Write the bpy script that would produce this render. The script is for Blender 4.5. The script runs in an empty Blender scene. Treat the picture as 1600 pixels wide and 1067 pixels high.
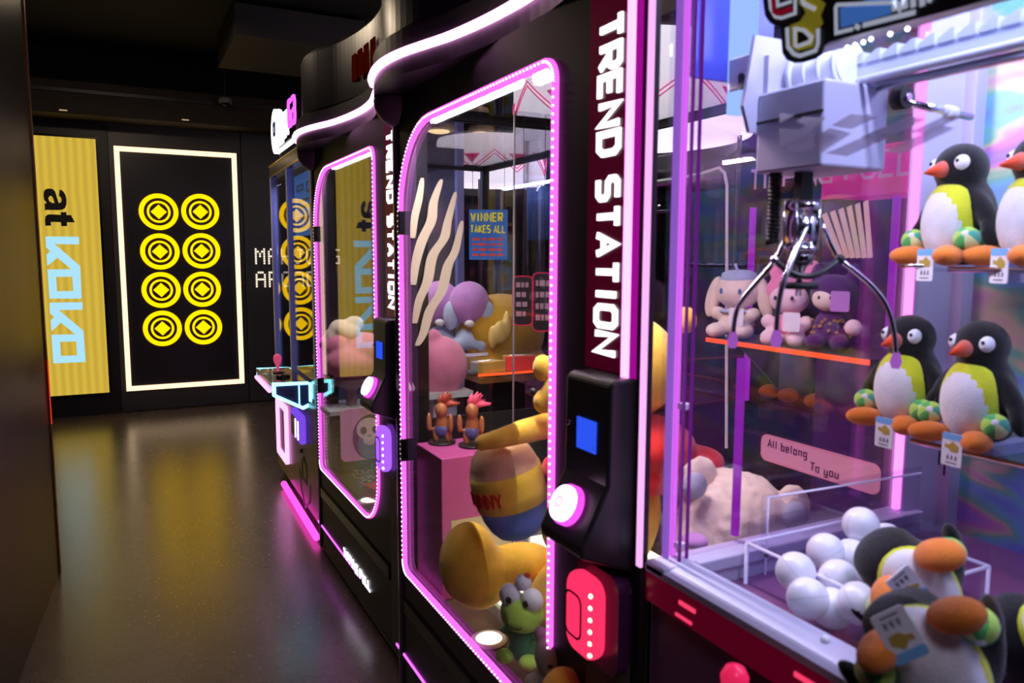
import bpy, bmesh, math, random
from mathutils import Vector, Matrix, Euler, noise
random.seed(7)
PI = math.pi
S = bpy.context.scene
COL = S.collection

# ------------------------------------------------------------------ camera
FPX, YAW, PITCH, ROLL = 1180.0, 0.4748, 0.1110, 0.00398
_f = Vector((math.sin(YAW)*math.cos(PITCH), math.cos(YAW)*math.cos(PITCH), -math.sin(PITCH)))
_r = Vector((math.cos(YAW), -math.sin(YAW), 0)); _u = _r.cross(_f)
CR = _r*math.cos(ROLL)+_u*math.sin(ROLL); CU = -_r*math.sin(ROLL)+_u*math.cos(ROLL)
CAM = Vector((0, 0, 1.5))
cd = bpy.data.cameras.new('camera'); cam = bpy.data.objects.new('camera', cd); COL.objects.link(cam)
m = Matrix.Identity(4)
for i in range(3):
    m[i][0] = CR[i]; m[i][1] = CU[i]; m[i][2] = -_f[i]; m[i][3] = CAM[i]
cam.matrix_world = m
cd.sensor_width = 36; cd.lens = FPX/1600*36; cd.clip_start = .02
cd.dof.use_dof = True; cd.dof.focus_distance = 5.0; cd.dof.aperture_fstop = 5.0
S.camera = cam
def ray(x, y): return CR*((x-800)/FPX) - CU*((y-533.5)/FPX) + _f
def on(x, y, ax, v):                      # pixel -> point on a world plane
    d = ray(x, y); i = 'XYZ'.index(ax); return CAM + d*((v-CAM[i])/d[i])
def at(x, y, dep): return CAM + ray(x, y)*dep

# ------------------------------------------------------------------ world, exposure
w = bpy.data.worlds.new('world'); S.world = w; w.use_nodes = True
w.node_tree.nodes['Background'].inputs[0].default_value = (.5, .42, .4, 1)
w.node_tree.nodes['Background'].inputs[1].default_value = .02
S.view_settings.view_transform = 'Standard'; S.view_settings.look = 'None'
S.view_settings.exposure = 0; S.view_settings.gamma = 1; S.view_settings.use_curve_mapping = False
S.cycles.transparent_max_bounces = 40; S.cycles.max_bounces = 10

def area(name, loc, size, power, color, rot=(0, 0, 0), label='', cat='light', spread=PI):
    l = bpy.data.lights.new(name, 'AREA'); l.shape = 'RECTANGLE'; l.size, l.size_y = size
    l.energy = power; l.color = color; l.spread = spread
    o = bpy.data.objects.new(name, l); o.location = loc; o.rotation_euler = rot; COL.objects.link(o)
    return o
# unseen overhead fill lamps for the aisle and the space behind the row
area('hall_fill', (-.1, 5.6, 3.2), (.5, .5), 19, (1, .78, .55))
area('hall_fill', (.1, -1.0, 3.2), (.6, .6), 14, (.85, .75, 1))
area('hall_fill', (2.7, 3.6, 3.1), (.6, .6), 14, (1, .8, .6))
# light boxes under the tops of the machines
area('cabinet_light', (.90, .45, 2.10), (.05, 1.0), 11, (.62, .66, 1), (0, -.35, 0))
area('cabinet_light', (1.45, .45, 2.10), (.05, 1.0), 7, (.62, .66, 1), (0, .35, 0))
area('cabinet_light', (.838, 1.72, 1.952), (.03, 1.15), 28, (1, .92, .84), (0, -.5, 0))
area('cabinet_light', (.878, 3.12, 1.952), (.03, 1.0), 13, (1, .92, .86), (0, -.5, 0))
area('cabinet_light', (1.0, 4.65, 2.0), (.04, .9), 10, (.5, .55, 1), (0, -.4, 0))

# ------------------------------------------------------------------ helpers
def link(n, lab=None):
    return n
def tag(o, label=None, cat=None, group=None, kind=None):
    if label: o['label'] = label
    if cat: o['category'] = cat
    if group: o['group'] = group
    if kind: o['kind'] = kind
    return o
def thing(name, label, cat, loc=(0, 0, 0), rot=(0, 0, 0), group=None):
    o = bpy.data.objects.new(name, None); o.location = loc; o.rotation_euler = rot
    o.empty_display_size = .05
    COL.objects.link(o); return tag(o, label, cat, group)
def bmn(): return bmesh.new()
def obj(name, bm, mat, parent=None, smooth=False, bevel=0, label=None, seg=2):
    me = bpy.data.meshes.new(name)
    bmesh.ops.recalc_face_normals(bm, faces=bm.faces[:])
    if smooth:
        for f in bm.faces: f.smooth = True
    bm.to_mesh(me); bm.free()
    for k in (mat if isinstance(mat, (list, tuple)) else [mat]): me.materials.append(k)
    o = bpy.data.objects.new(name, me); COL.objects.link(o); o.parent = parent
    if bevel:
        b = o.modifiers.new('bevel', 'BEVEL'); b.width = bevel; b.segments = seg; b.limit_method = 'ANGLE'
    if label: o['label'] = label
    return o
def dup(o, parent=None, name=None):
    c = o.copy(); COL.objects.link(c); c.parent = parent
    for ch in o.children: dup(ch, c)
    return c
def box(bm, x0, x1, y0, y1, z0, z1, mi=0):
    vs = [bm.verts.new(p) for p in ((x0, y0, z0), (x1, y0, z0), (x1, y1, z0), (x0, y1, z0), (x0, y0, z1), (x1, y0, z1), (x1, y1, z1), (x0, y1, z1))]
    for q in ((0, 3, 2, 1), (4, 5, 6, 7), (0, 1, 5, 4), (1, 2, 6, 5), (2, 3, 7, 6), (3, 0, 4, 7)):
        f = bm.faces.new([vs[i] for i in q]); f.material_index = mi
    return bm
def B(*a): return box(bmn(), *a)
def rrect(w0, w1, h0, h1, r, n=6):        # r: radius or list [BR(w0,h0), BL(w1,h0), TL(w1,h1), TR(w0,h1)]
    rs = r if isinstance(r, (list, tuple)) else [r]*4
    out = []
    for (cx, cy, a0), rr in zip(((w0, h0, PI), (w1, h0, 1.5*PI), (w1, h1, 0), (w0, h1, .5*PI)), rs):
        sx = 1 if cx == w0 else -1; sy = 1 if cy == h0 else -1
        for k in range(n+1):
            a = a0+.5*PI*k/n
            out.append((cx+sx*rr+rr*math.cos(a), cy+sy*rr+rr*math.sin(a)))
    return out
def prism(bm, pts, f0, f1, mi=0):         # pts 2D list; f0/f1 map 2D -> 3D for the two caps
    a = [bm.verts.new(f0(*p)) for p in pts]; b = [bm.verts.new(f1(*p)) for p in pts]
    n = len(pts); fs = []
    fs.append(bm.faces.new(a[::-1])); fs.append(bm.faces.new(b))
    for i in range(n): fs.append(bm.faces.new((a[i], a[(i+1) % n], b[(i+1) % n], b[i])))
    for f in fs: f.material_index = mi
    return bm
def px_(x0, x1): return (lambda u, v: (x0, u, v)), (lambda u, v: (x1, u, v))     # prism along X, pts in (y,z)
def py_(y0, y1): return (lambda u, v: (u, y0, v)), (lambda u, v: (u, y1, v))
def pz_(z0, z1): return (lambda u, v: (u, v, z0)), (lambda u, v: (u, v, z1))
def plate_hole(outer, inners, f0, f1):
    bm = bmn(); 
    for f in (f0, f1):
        es = []
        for loop in [outer]+inners:
            vs = [bm.verts.new(f(*p)) for p in loop]
            es += [bm.edges.new((vs[i], vs[(i+1) % len(vs)])) for i in range(len(vs))]
        bmesh.ops.triangle_fill(bm, use_beauty=True, use_dissolve=False, edges=es)
    for loop in [outer]+inners:
        n = len(loop); a = [bm.verts.new(f0(*p)) for p in loop]; b = [bm.verts.new(f1(*p)) for p in loop]
        for i in range(n): bm.faces.new((a[i], a[(i+1) % n], b[(i+1) % n], b[i]))
    bmesh.ops.remove_doubles(bm, verts=bm.verts[:], dist=1e-5)
    return bm
def tube(bm, pts, r, closed=False, n=8, mi=0, caps=True):
    pts = [Vector(p) for p in pts]; N = len(pts); rings = []
    rr = r if isinstance(r, (list, tuple)) else [r]*N
    prev = None
    for i in range(N):
        if closed: t = (pts[(i+1) % N]-pts[i-1])
        else: t = pts[min(i+1, N-1)]-pts[max(i-1, 0)]
        t.normalize()
        if prev is None:
            a = Vector((0, 0, 1)) if abs(t.z) < .9 else Vector((1, 0, 0))
            nrm = t.cross(a).normalized()
        else:
            nrm = (prev-t*prev.dot(t)).normalized()
        prev = nrm; bn = t.cross(nrm)
        rings.append([bm.verts.new(pts[i]+(nrm*math.cos(2*PI*k/n)+bn*math.sin(2*PI*k/n))*rr[i]) for k in range(n)])
    for i in range(N if closed else N-1):
        A, Bb = rings[i], rings[(i+1) % N]
        for k in range(n):
            f = bm.faces.new((A[k], A[(k+1) % n], Bb[(k+1) % n], Bb[k])); f.material_index = mi; f.smooth = True
    if not closed and caps:
        for R_ in (rings[0][::-1], rings[-1]):
            f = bm.faces.new(R_); f.material_index = mi
    return bm
def T(pts, r, **k): return tube(bmn(), pts, r, **k)
def cyl(bm, c, ax, r, h, n=24, r2=None, mi=0):
    ax = Vector(ax).normalized(); q = Vector((0, 0, 1)).rotation_difference(ax).to_matrix().to_4x4()
    g = bmesh.ops.create_cone(bm, cap_ends=True, segments=n, radius1=r, radius2=r if r2 is None else r2, depth=h, matrix=Matrix.Translation(c)@q)
    fs = set(f for v in g['verts'] for f in v.link_faces)
    for f in fs: f.material_index = mi; f.smooth = len(f.verts) == 4
    return bm
def ell(bm, c, r, rot=(0, 0, 0), u=20, v=12, mi=0):
    if not isinstance(r, (list, tuple)): r = (r, r, r)
    M = Matrix.Translation(c)@Euler(rot).to_matrix().to_4x4()@Matrix.Diagonal((*r, 1))
    g = bmesh.ops.create_uvsphere(bm, u_segments=u, v_segments=v, radius=1, matrix=M)
    for f in set(f for q in g['verts'] for f in q.link_faces): f.material_index = mi; f.smooth = True
    return bm
def lathe(bm, prof, c=(0, 0, 0), n=28, mi=0):
    rings = [[bm.verts.new((c[0]+r*math.cos(2*PI*k/n), c[1]+r*math.sin(2*PI*k/n), c[2]+z)) for k in range(n)] for r, z in prof]
    for a, b in zip(rings, rings[1:]):
        for k in range(n):
            f = bm.faces.new((a[k], a[(k+1) % n], b[(k+1) % n], b[k])); f.smooth = True; f.material_index = mi
    return bm
def blob(name, parts, mat, parent=None, vox=.006, sm=6, lump=0, label=None):
    """one soft continuous body grown from overlapping ellipsoids"""
    bm = bmn()
    for p in parts: ell(bm, p[0], p[1], p[2] if len(p) > 2 else (0, 0, 0), 20, 14)
    me = bpy.data.meshes.new('t'); bm.to_mesh(me); bm.free()
    o = bpy.data.objects.new('t', me); COL.objects.link(o)
    r = o.modifiers.new('r', 'REMESH'); r.mode = 'VOXEL'; r.voxel_size = vox
    s = o.modifiers.new('s', 'SMOOTH'); s.iterations = sm; s.factor = .5
    dg = bpy.context.evaluated_depsgraph_get()
    m2 = bpy.data.meshes.new_from_object(o.evaluated_get(dg)); bpy.data.objects.remove(o)
    if lump:
        for v in m2.vertices:
            k = noise.noise(v.co*14)*lump + noise.noise(v.co*55)*lump*.45
            v.co += v.normal*k
    for p in m2.polygons: p.use_smooth = True
    m2.materials.append(mat); m2.name = name
    o = bpy.data.objects.new(name, m2); COL.objects.link(o); o.parent = parent
    if label: o['label'] = label
    return o

# ------------------------------------------------------------------ stroke lettering
G = {
 'T': [[(0, 1), (1, 1)], [(.5, 1), (.5, 0)]],
 'R': [[(0, 0), (0, 1), (.85, 1), (1, .87), (1, .6), (.85, .45), (0, .45)], [(.45, .45), (1, 0)]],
 'E': [[(1, 1), (0, 1), (0, 0), (1, 0)], [(0, .5), (.85, .5)]],
 'N': [[(0, 0), (0, 1), (1, 0), (1, 1)]],
 'D': [[(0, 0), (0, 1), (.75, 1), (1, .8), (1, .2), (.75, 0), None]],
 'S': [[(1, 1), (.2, 1), (0, .87), (0, .63), (.2, .5), (.8, .5), (1, .37), (1, .13), (.8, 0), (0, 0)]],
 'A': [[(0, 0), (.5, 1), (1, 0)], [(.22, .33), (.78, .33)]],
 'I': [[(.5, 0), (.5, 1)]],
 'O': [[(.2, 0), (0, .15), (0, .85), (.2, 1), (.8, 1), (1, .85), (1, .15), (.8, 0), None]],
 'P': [[(0, 0), (0, 1), (.85, 1), (1, .87), (1, .58), (.85, .45), (0, .45)]],
 'G': [[(1, 1), (.2, 1), (0, .85), (0, .15), (.2, 0), (1, 0), (1, .5), (.5, .5)]],
 'F': [[(0, 0), (0, 1), (1, 1)], [(0, .5), (.8, .5)]],
 'U': [[(0, 1), (0, .15), (.2, 0), (.8, 0), (1, .15), (1, 1)]],
 'L': [[(0, 1), (0, 0), (1, 0)]],
 'H': [[(0, 0), (0, 1)], [(1, 0), (1, 1)], [(0, .5), (1, .5)]],
 'Y': [[(0, 1), (.5, .45), (1, 1)], [(.5, .45), (.5, 0)]],
 'M': [[(0, 0), (0, 1), (.5, .4), (1, 1), (1, 0)]],
 'W': [[(0, 1), (.25, 0), (.5, .7), (.75, 0), (1, 1)]],
 'C': [[(1, 1), (.2, 1), (0, .85), (0, .15), (.2, 0), (1, 0)]],
 'K': [[(0, 0), (0, 1)], [(1, 1), (0, .45)], [(.3, .6), (1, 0)]],
 '6': [[(1, 1), (.2, 1), (0, .85), (0, .15), (.2, 0), (.8, 0), (1, .15), (1, .5), (0, .5)]],
 '3': [[(0, 1), (.8, 1), (1, .85), (1, .6), (.85, .5), (1, .4), (1, .15), (.8, 0), (0, 0)], [(.3, .5), (.85, .5)]],
 'a': [[(.1, .62), (.8, .62), (.8, 0), (.1, 0), (.1, .32), (.8, .32)]],
 'b': [[(.1, 1), (.1, 0), (.8, 0), (.8, .6), (.1, .6)]],
 'e': [[(.1, .3), (.8, .3), (.8, .62), (.1, .62), (.1, 0), (.8, 0)]],
 'l': [[(.4, 1), (.4, 0)]],
 'o': [[(.1, 0), (.1, .62), (.8, .62), (.8, 0), None]],
 'n': [[(.1, 0), (.1, .62), (.8, .62), (.8, 0)]],
 'g': [[(.8, .1), (.1, .1), (.1, .62), (.8, .62), (.8, -.3), (.1, -.3)]],
 'y': [[(.1, .62), (.1, 0), (.8, 0)], [(.8, .62), (.8, -.3), (.1, -.3)]],
 'u': [[(.1, .62), (.1, 0), (.8, 0), (.8, .62)]],
}
def stroke2(bm, pts, t, M, d):
    """thick mitred polyline of width t in the plane of matrix M, depth d"""
    closed = pts[-1] is None
    if closed: pts = pts[:-1]
    P = [Vector(p) for p in pts]; N = len(P); L = []; R_ = []
    for i in range(N):
        if closed or 0 < i < N-1:
            d0 = (P[i]-P[i-1]).normalized(); d1 = (P[(i+1) % N]-P[i]).normalized()
        elif i == 0: d0 = d1 = (P[1]-P[0]).normalized()
        else: d0 = d1 = (P[-1]-P[-2]).normalized()
        n0 = Vector((-d0.y, d0.x)); n1 = Vector((-d1.y, d1.x)); mm = (n0+n1)
        if mm.length < 1e-3: mm = n0.copy()
        mm.normalize(); k = min(1/max(mm.dot(n0), .3), 1.9)
        L.append(P[i]+mm*t/2*k); R_.append(P[i]-mm*t/2*k)
    def V(p, z): return bm.verts.new(M@Vector((p.x, p.y, z)))
    ring = [(V(L[i], 0), V(R_[i], 0), V(R_[i], d), V(L[i], d)) for i in range(N)]
    for i in range(N if closed else N-1):
        a, b = ring[i], ring[(i+1) % N]
        for k in range(4): bm.faces.new((a[k], a[(k+1) % 4], b[(k+1) % 4], b[k]))
    if not closed: bm.faces.new(ring[0][::-1]); bm.faces.new(ring[-1])
def frame(o, right, up):
    right = Vector(right).normalized(); up = Vector(up).normalized(); n = right.cross(up)
    M = Matrix.Identity(4)
    for i in range(3): M[i][0] = right[i]; M[i][1] = up[i]; M[i][2] = n[i]; M[i][3] = o[i]
    return M
def letters(text, M, cw, ch, adv, t, d, mat, parent, name='letter', joined=False, shear=0, mi=0, narrow='Il'):
    x = 0; bmj = bmn() if joined else None; out = []
    for c in text:
        if c == ' ': x += adv*.6; continue
        w_ = t*1.2 if c == 'I' else (cw*.5 if c == 'l' else cw)
        bm = bmj if joined else bmn()
        for pl in G[c]:
            q = [None if p is None else (x+p[0]*w_+shear*p[1]*ch, p[1]*ch) for p in pl]
            stroke2(bm, q, t, M, d)
        if not joined: out.append(obj(name, bm, mat, parent))
        x += adv-(cw-w_)
    if joined: out.append(obj(name, bmj, mat, parent))
    return out

# ------------------------------------------------------------------ materials
MATS = {}
def mat(name, col=(.8, .8, .8), rough=.5, metal=0, emit=None, es=0, bump=0, bscale=60, spec=.5, var=0, vscale=8, coat=0, trans=0, sheen=0, alpha=1):
    if name in MATS: return MATS[name]
    m = bpy.data.materials.new(name); m.use_nodes = True; nt = m.node_tree; p = nt.nodes['Principled BSDF']
    p.inputs['Base Color'].default_value = (*col, 1); p.inputs['Roughness'].default_value = rough
    p.inputs['Metallic'].default_value = metal; p.inputs['Specular IOR Level'].default_value = spec
    p.inputs['Coat Weight'].default_value = coat; p.inputs['Transmission Weight'].default_value = trans
    p.inputs['Sheen Weight'].default_value = sheen; p.inputs['Alpha'].default_value = alpha
    if emit: p.inputs['Emission Color'].default_value = (*emit, 1); p.inputs['Emission Strength'].default_value = es
    tc = nt.nodes.new('ShaderNodeTexCoord')
    nz = nt.nodes.new('ShaderNodeTexNoise'); nz.inputs['Scale'].default_value = vscale; nz.inputs['Detail'].default_value = 4
    nt.links.new(tc.outputs['Object'], nz.inputs['Vector'])
    rp = nt.nodes.new('ShaderNodeMixRGB'); rp.blend_type = 'MULTIPLY'; rp.inputs[0].default_value = 1
    rp.inputs[1].default_value = (*col, 1)
    mr = nt.nodes.new('ShaderNodeMapRange'); v = max(var, .04)
    mr.inputs['From Min'].default_value = .3; mr.inputs['From Max'].default_value = .7
    mr.inputs['To Min'].default_value = 1-v; mr.inputs['To Max'].default_value = 1+v*.5
    nt.links.new(nz.outputs['Fac'], mr.inputs['Value']); nt.links.new(mr.outputs[0], rp.inputs[2])
    nt.links.new(rp.outputs[0], p.inputs['Base Color'])
    if bump:
        n2 = nt.nodes.new('ShaderNodeTexNoise'); n2.inputs['Scale'].default_value = bscale; n2.inputs['Detail'].default_value = 6
        nt.links.new(tc.outputs['Object'], n2.inputs['Vector'])
        b = nt.nodes.new('ShaderNodeBump'); b.inputs['Strength'].default_value = bump; b.inputs['Distance'].default_value = .004
        nt.links.new(n2.outputs['Fac'], b.inputs['Height']); nt.links.new(b.outputs[0], p.inputs['Normal'])
    MATS[name] = m; return m
def glow(name, col, s, sample=True):
    if name in MATS: return MATS[name]
    m = bpy.data.materials.new(name); m.use_nodes = True; nt = m.node_tree; nt.nodes.clear()
    e = nt.nodes.new('ShaderNodeEmission'); e.inputs[0].default_value = (*col, 1); e.inputs[1].default_value = s
    o = nt.nodes.new('ShaderNodeOutputMaterial'); nt.links.new(e.outputs[0], o.inputs[0])
    if not sample: m.cycles.emission_sampling = 'NONE'
    MATS[name] = m; return m
def glass(name, tint=(.97, .97, .98), f0=.04, rough=0.0, body=None, bf=0, translucent=False):
    if name in MATS: return MATS[name]
    m = bpy.data.materials.new(name); m.use_nodes = True; nt = m.node_tree; nt.nodes.clear(); N = nt.nodes.new; Lk = nt.links.new
    ge = N('ShaderNodeNewGeometry'); dt = N('ShaderNodeVectorMath'); dt.operation = 'DOT_PRODUCT'
    Lk(ge.outputs['Incoming'], dt.inputs[0]); Lk(ge.outputs['Normal'], dt.inputs[1])
    def M_(op, a, b=None):
        q = N('ShaderNodeMath'); q.operation = op
        for i, v in enumerate((a, b)):
            if v is None: continue
            if isinstance(v, (int, float)): q.inputs[i].default_value = v
            else: Lk(v, q.inputs[i])
        return q.outputs[0]
    k = M_('POWER', M_('SUBTRACT', 1, M_('ABSOLUTE', dt.outputs['Value'])), 5)
    fac = M_('ADD', M_('MULTIPLY', k, 1-f0), f0)
    tr = N('ShaderNodeBsdfTransparent'); tr.inputs[0].default_value = (*tint, 1); base = tr.outputs[0]
    if body:
        df = N('ShaderNodeBsdfTranslucent' if translucent else 'ShaderNodeBsdfDiffuse'); df.inputs[0].default_value = (*body, 1)
        mx = N('ShaderNodeMixShader'); mx.inputs[0].default_value = bf; Lk(base, mx.inputs[1]); Lk(df.outputs[0], mx.inputs[2]); base = mx.outputs[0]
    gl = N('ShaderNodeBsdfGlossy'); gl.inputs['Roughness'].default_value = rough
    mx = N('ShaderNodeMixShader'); Lk(fac, mx.inputs[0]); Lk(base, mx.inputs[1]); Lk(gl.outputs[0], mx.inputs[2])
    o = N('ShaderNodeOutputMaterial'); Lk(mx.outputs[0], o.inputs[0])
    MATS[name] = m; return m

BLACK = mat('satin_black', (.012, .011, .013), .42, bump=.03, bscale=300)
GLOSSB = mat('gloss_black', (.01, .009, .012), .18)
PURPB = mat('dark_purple_gloss', (.03, .015, .05), .3)
WALLB = mat('wall_black', (.045, .042, .045), .36, var=.15, vscale=2)
CEIL = mat('ceiling_black', (.006, .006, .006), .85)
BROWNB = mat('bulkhead_brown', (.03, .018, .01), .7, var=.3)
GREYM = mat('grey_metal', (.16, .13, .12), .45, .4, var=.3, vscale=6)
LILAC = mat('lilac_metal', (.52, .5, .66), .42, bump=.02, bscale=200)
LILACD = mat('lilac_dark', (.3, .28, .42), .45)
WHITEP = mat('white_plastic', (.75, .76, .8), .35)
CHROME = mat('chrome', (.8, .8, .82), .12, 1)
RUB = mat('black_rubber', (.01, .01, .01), .6)
PINKL = glow('pink_led', (1.0, .13, .85), 1.5)
PINKH = glow('pink_neon', (1.0, .33, .80), 2.2)
MAGL = glow('magenta_led', (.85, .1, 1.0), 2.4)
WDOT = glow('white_led_dot', (1, .65, 1), 3, False)
WLED = glow('white_led', (1, .97, .92), 9)
TXTW = glow('letter_light', (1, .93, 1), 2.2)
CYAN = glow('cyan_neon', (.25, .85, 1), 3.0)
REDT = mat('dark_red_acrylic', (.03, .001, .006), .25, emit=(.12, .0, .02), es=.35)
GLASS = glass('clear_glass', (.985, .985, .99), .035)
ACRY = glass('acrylic', (.93, .92, .98), .05)
MAGG = glass('magenta_tinted_glass', (.97, .89, .98), .05)
ACRYE = mat('acrylic_edge', (.8, .78, .95), .3, emit=(.5, .45, .8), es=.25)
def plush(n, c, **k): return mat('plush_'+n, c, .95, bump=k.get('b', .6), bscale=k.get('s', 420), spec=.15, sheen=.35, var=.1, vscale=30)
PBLK = plush('black', (.006, .006, .007)); PWHT = plush('white', (.82, .82, .84)); PORG = plush('orange', (.85, .24, .03))
PYEL = plush('lime_yellow', (.72, .78, .03)); PRED = plush('orange_red', (.8, .08, .02)); PGLD = plush('golden', (1.0, .58, .06))
PCRM = plush('cream', (.98, .84, .68)); PPNK = plush('pink', (.95, .3, .5)); PPNL = plush('pale_pink', (.95, .72, .74)); PBLU = plush('pale_blue', (.5, .62, .85))
PGRN = plush('green', (.42, .66, .08)); PDGR = plush('dark_green', (.08, .3, .12)); PPUR = plush('purple', (.1, .02, .14)); PTAN = plush('tan', (.7, .38, .2))
PGRY = plush('grey', (.5, .48, .38)); PRCL = plush('red_cloth', (.75, .02, .02)); PLIL = plush('lilac', (.62, .3, .75)); PBLP = plush('pot_blue', (.14, .25, .72))
PAPER = mat('paper', (.85, .85, .9), .6)

# ================================================================== SETTING
# floor: polished concrete
fm = bpy.data.materials.new('polished_concrete'); fm.use_nodes = True; nt = fm.node_tree; p = nt.nodes['Principled BSDF']
N = nt.nodes.new; Lk = nt.links.new
tc = N('ShaderNodeTexCoord')
n1 = N('ShaderNodeTexNoise'); n1.inputs['Scale'].default_value = 1.6; n1.inputs['Detail'].default_value = 8; n1.inputs['Roughness'].default_value = .6
cr = N('ShaderNodeValToRGB'); cr.color_ramp.elements[0].position = .3; cr.color_ramp.elements[0].color = (.07, .048, .040, 1)
cr.color_ramp.elements[1].position = .72; cr.color_ramp.elements[1].color = (.135, .095, .080, 1)
n2 = N('ShaderNodeTexVoronoi'); n2.inputs['Scale'].default_value = 75
c2 = N('ShaderNodeValToRGB'); c2.color_ramp.elements[0].position = .14; c2.color_ramp.elements[0].color = (.12, .1, .1, 1); c2.color_ramp.elements[1].position = .26; c2.color_ramp.elements[1].color = (1, 1, 1, 1)
n3 = N('ShaderNodeTexVoronoi'); n3.inputs['Scale'].default_value = 42
c3 = N('ShaderNodeValToRGB'); c3.color_ramp.elements[0].position = .07; c3.color_ramp.elements[0].color = (.5, .42, .32, 1); c3.color_ramp.elements[1].position = .12; c3.color_ramp.elements[1].color = (0, 0, 0, 1)
mg = N('ShaderNodeTexNoise'); mg.inputs['Scale'].default_value = 3.5; cg = N('ShaderNodeMapRange'); cg.inputs['From Min'].default_value = .42; cg.inputs['From Max'].default_value = .62
mu = N('ShaderNodeMixRGB'); mu.blend_type = 'MULTIPLY'
ad = N('ShaderNodeMixRGB'); ad.blend_type = 'ADD'; ad.inputs[0].default_value = .5
for q in (n1, n2, n3, mg): Lk(tc.outputs['Object'], q.inputs['Vector'])
Lk(n1.outputs['Fac'], cr.inputs[0]); Lk(n2.outputs['Distance'], c2.inputs[0]); Lk(n3.outputs['Distance'], c3.inputs[0])
Lk(mg.outputs['Fac'], cg.inputs['Value']); Lk(cg.outputs[0], mu.inputs[0]); Lk(cr.outputs[0], mu.inputs[1]); Lk(c2.outputs[0], mu.inputs[2])
Lk(mu.outputs[0], ad.inputs[1]); Lk(c3.outputs[0], ad.inputs[2]); Lk(ad.outputs[0], p.inputs['Base Color']); p.inputs['Coat Weight'].default_value = .7; p.inputs['Coat Roughness'].default_value = .27; p.inputs['Specular IOR Level'].default_value = .7
mr = N('ShaderNodeMapRange'); mr.inputs['To Min'].default_value = .22; mr.inputs['To Max'].default_value = .32; Lk(n1.outputs['Fac'], mr.inputs['Value']); Lk(mr.outputs[0], p.inputs['Roughness'])
bp = N('ShaderNodeBump'); bp.inputs['Strength'].default_value = .0; bp.inputs['Distance'].default_value = .002; Lk(n1.outputs['Fac'], bp.inputs['Height']); Lk(bp.outputs[0], p.inputs['Normal'])
tag(obj('floor', B(-3.5, 6, -2.5, 8.2, -.1, 0), fm), 'polished brown concrete floor with dark and pale specks', kind='structure')
tag(obj('ceiling', B(-3.5, 6, -2.5, 10.2, 3.35, 3.45), CEIL), 'black unlit ceiling', kind='structure')
YB = 8.072
tag(obj('wall_right', B(5.9, 6, -2.5, 10.2, 0, 3.35), CEIL), kind='structure')
tag(obj('wall_behind', B(-3.5, 6, -2.5, -2.4, 0, 3.35), CEIL), kind='structure')
# back wall made of satin black panels with recessed seams
xs = [-.99, -.07, 1.105, 2.05, 3.0, 3.95, 4.9, 5.9]
wb = tag(obj('wall_back', B(-3.5, 5.9, YB+.03, YB+.13, 0, 3.35), CEIL), 'black panelled end wall', kind='structure')
for i in range(1, len(xs)-1):
    obj('wall_panel', B(xs[i]+.003, xs[i+1]-.003, YB, YB+.03, .005, 2.72), WALLB, wb, bevel=.003)
obj('bulkhead', B(-3.4, 5.8, YB-.35, YB+.03, 2.72, 3.0), BROWNB, wb)
obj('bulkhead_trim', B(-3.4, 5.8, YB-.37, YB-.35, 2.90, 2.93), BLACK, wb)
obj('sign_surround', B(-3.4, -.07, YB-.01, YB+.03, .0, 2.72), BLACK, wb)
for k, xx in enumerate((-.42, .55, 1.35)):
    obj('light_slot', B(xx, xx+.06, YB-.352, YB-.35, 2.74, 2.75), glow('slot_light', (1, .7, .4), .5), wb)

# left foreground wall (dark perforated metal cladding)
pm = bpy.data.materials.new('perforated_metal'); pm.use_nodes = True; nt = pm.node_tree; p = nt.nodes['Principled BSDF']
N = nt.nodes.new; Lk = nt.links.new
p.inputs['Metallic'].default_value = .9
p.inputs['Roughness'].default_value = .3
tc = N('ShaderNodeTexCoord'); vo = N('ShaderNodeTexVoronoi'); vo.inputs['Scale'].default_value = 220; vo.inputs['Randomness'].default_value = .1
Lk(tc.outputs['Object'], vo.inputs['Vector'])
rr = N('ShaderNodeValToRGB'); rr.color_ramp.elements[0].position = .25; rr.color_ramp.elements[0].color = (.01, .009, .008, 1); rr.color_ramp.elements[1].position = .45; rr.color_ramp.elements[1].color = (.10, .07, .05, 1)
Lk(vo.outputs['Distance'], rr.inputs[0]); Lk(rr.outputs[0], p.inputs['Base Color'])
nb = N('ShaderNodeBump'); nb.inputs['Strength'].default_value = .25; nb.inputs['Distance'].default_value = .002; Lk(vo.outputs['Distance'], nb.inputs['Height']); Lk(nb.outputs[0], p.inputs['Normal'])
ang = math.atan2(.061, 1.008)
lw = thing('wall_left', 'dark perforated metal wall panel at the left edge', None, (-.335, 4.04, 0), (0, 0, -ang)); tag(lw, kind='structure')
obj('cladding', B(-.12, 0, -3.2, 0, .0, 3.3), pm, lw, bevel=.002)
obj('edge_post', B(-.10, .006, 0, .03, .0, 3.3), mat('edge_bronze', (.3, .14, .05), .35, .7), lw)
obj('edge_light', B(.006, .010, .004, .01, .72, 1.02), glow('red_edge', (1, .05, .02), .7), lw)

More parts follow.
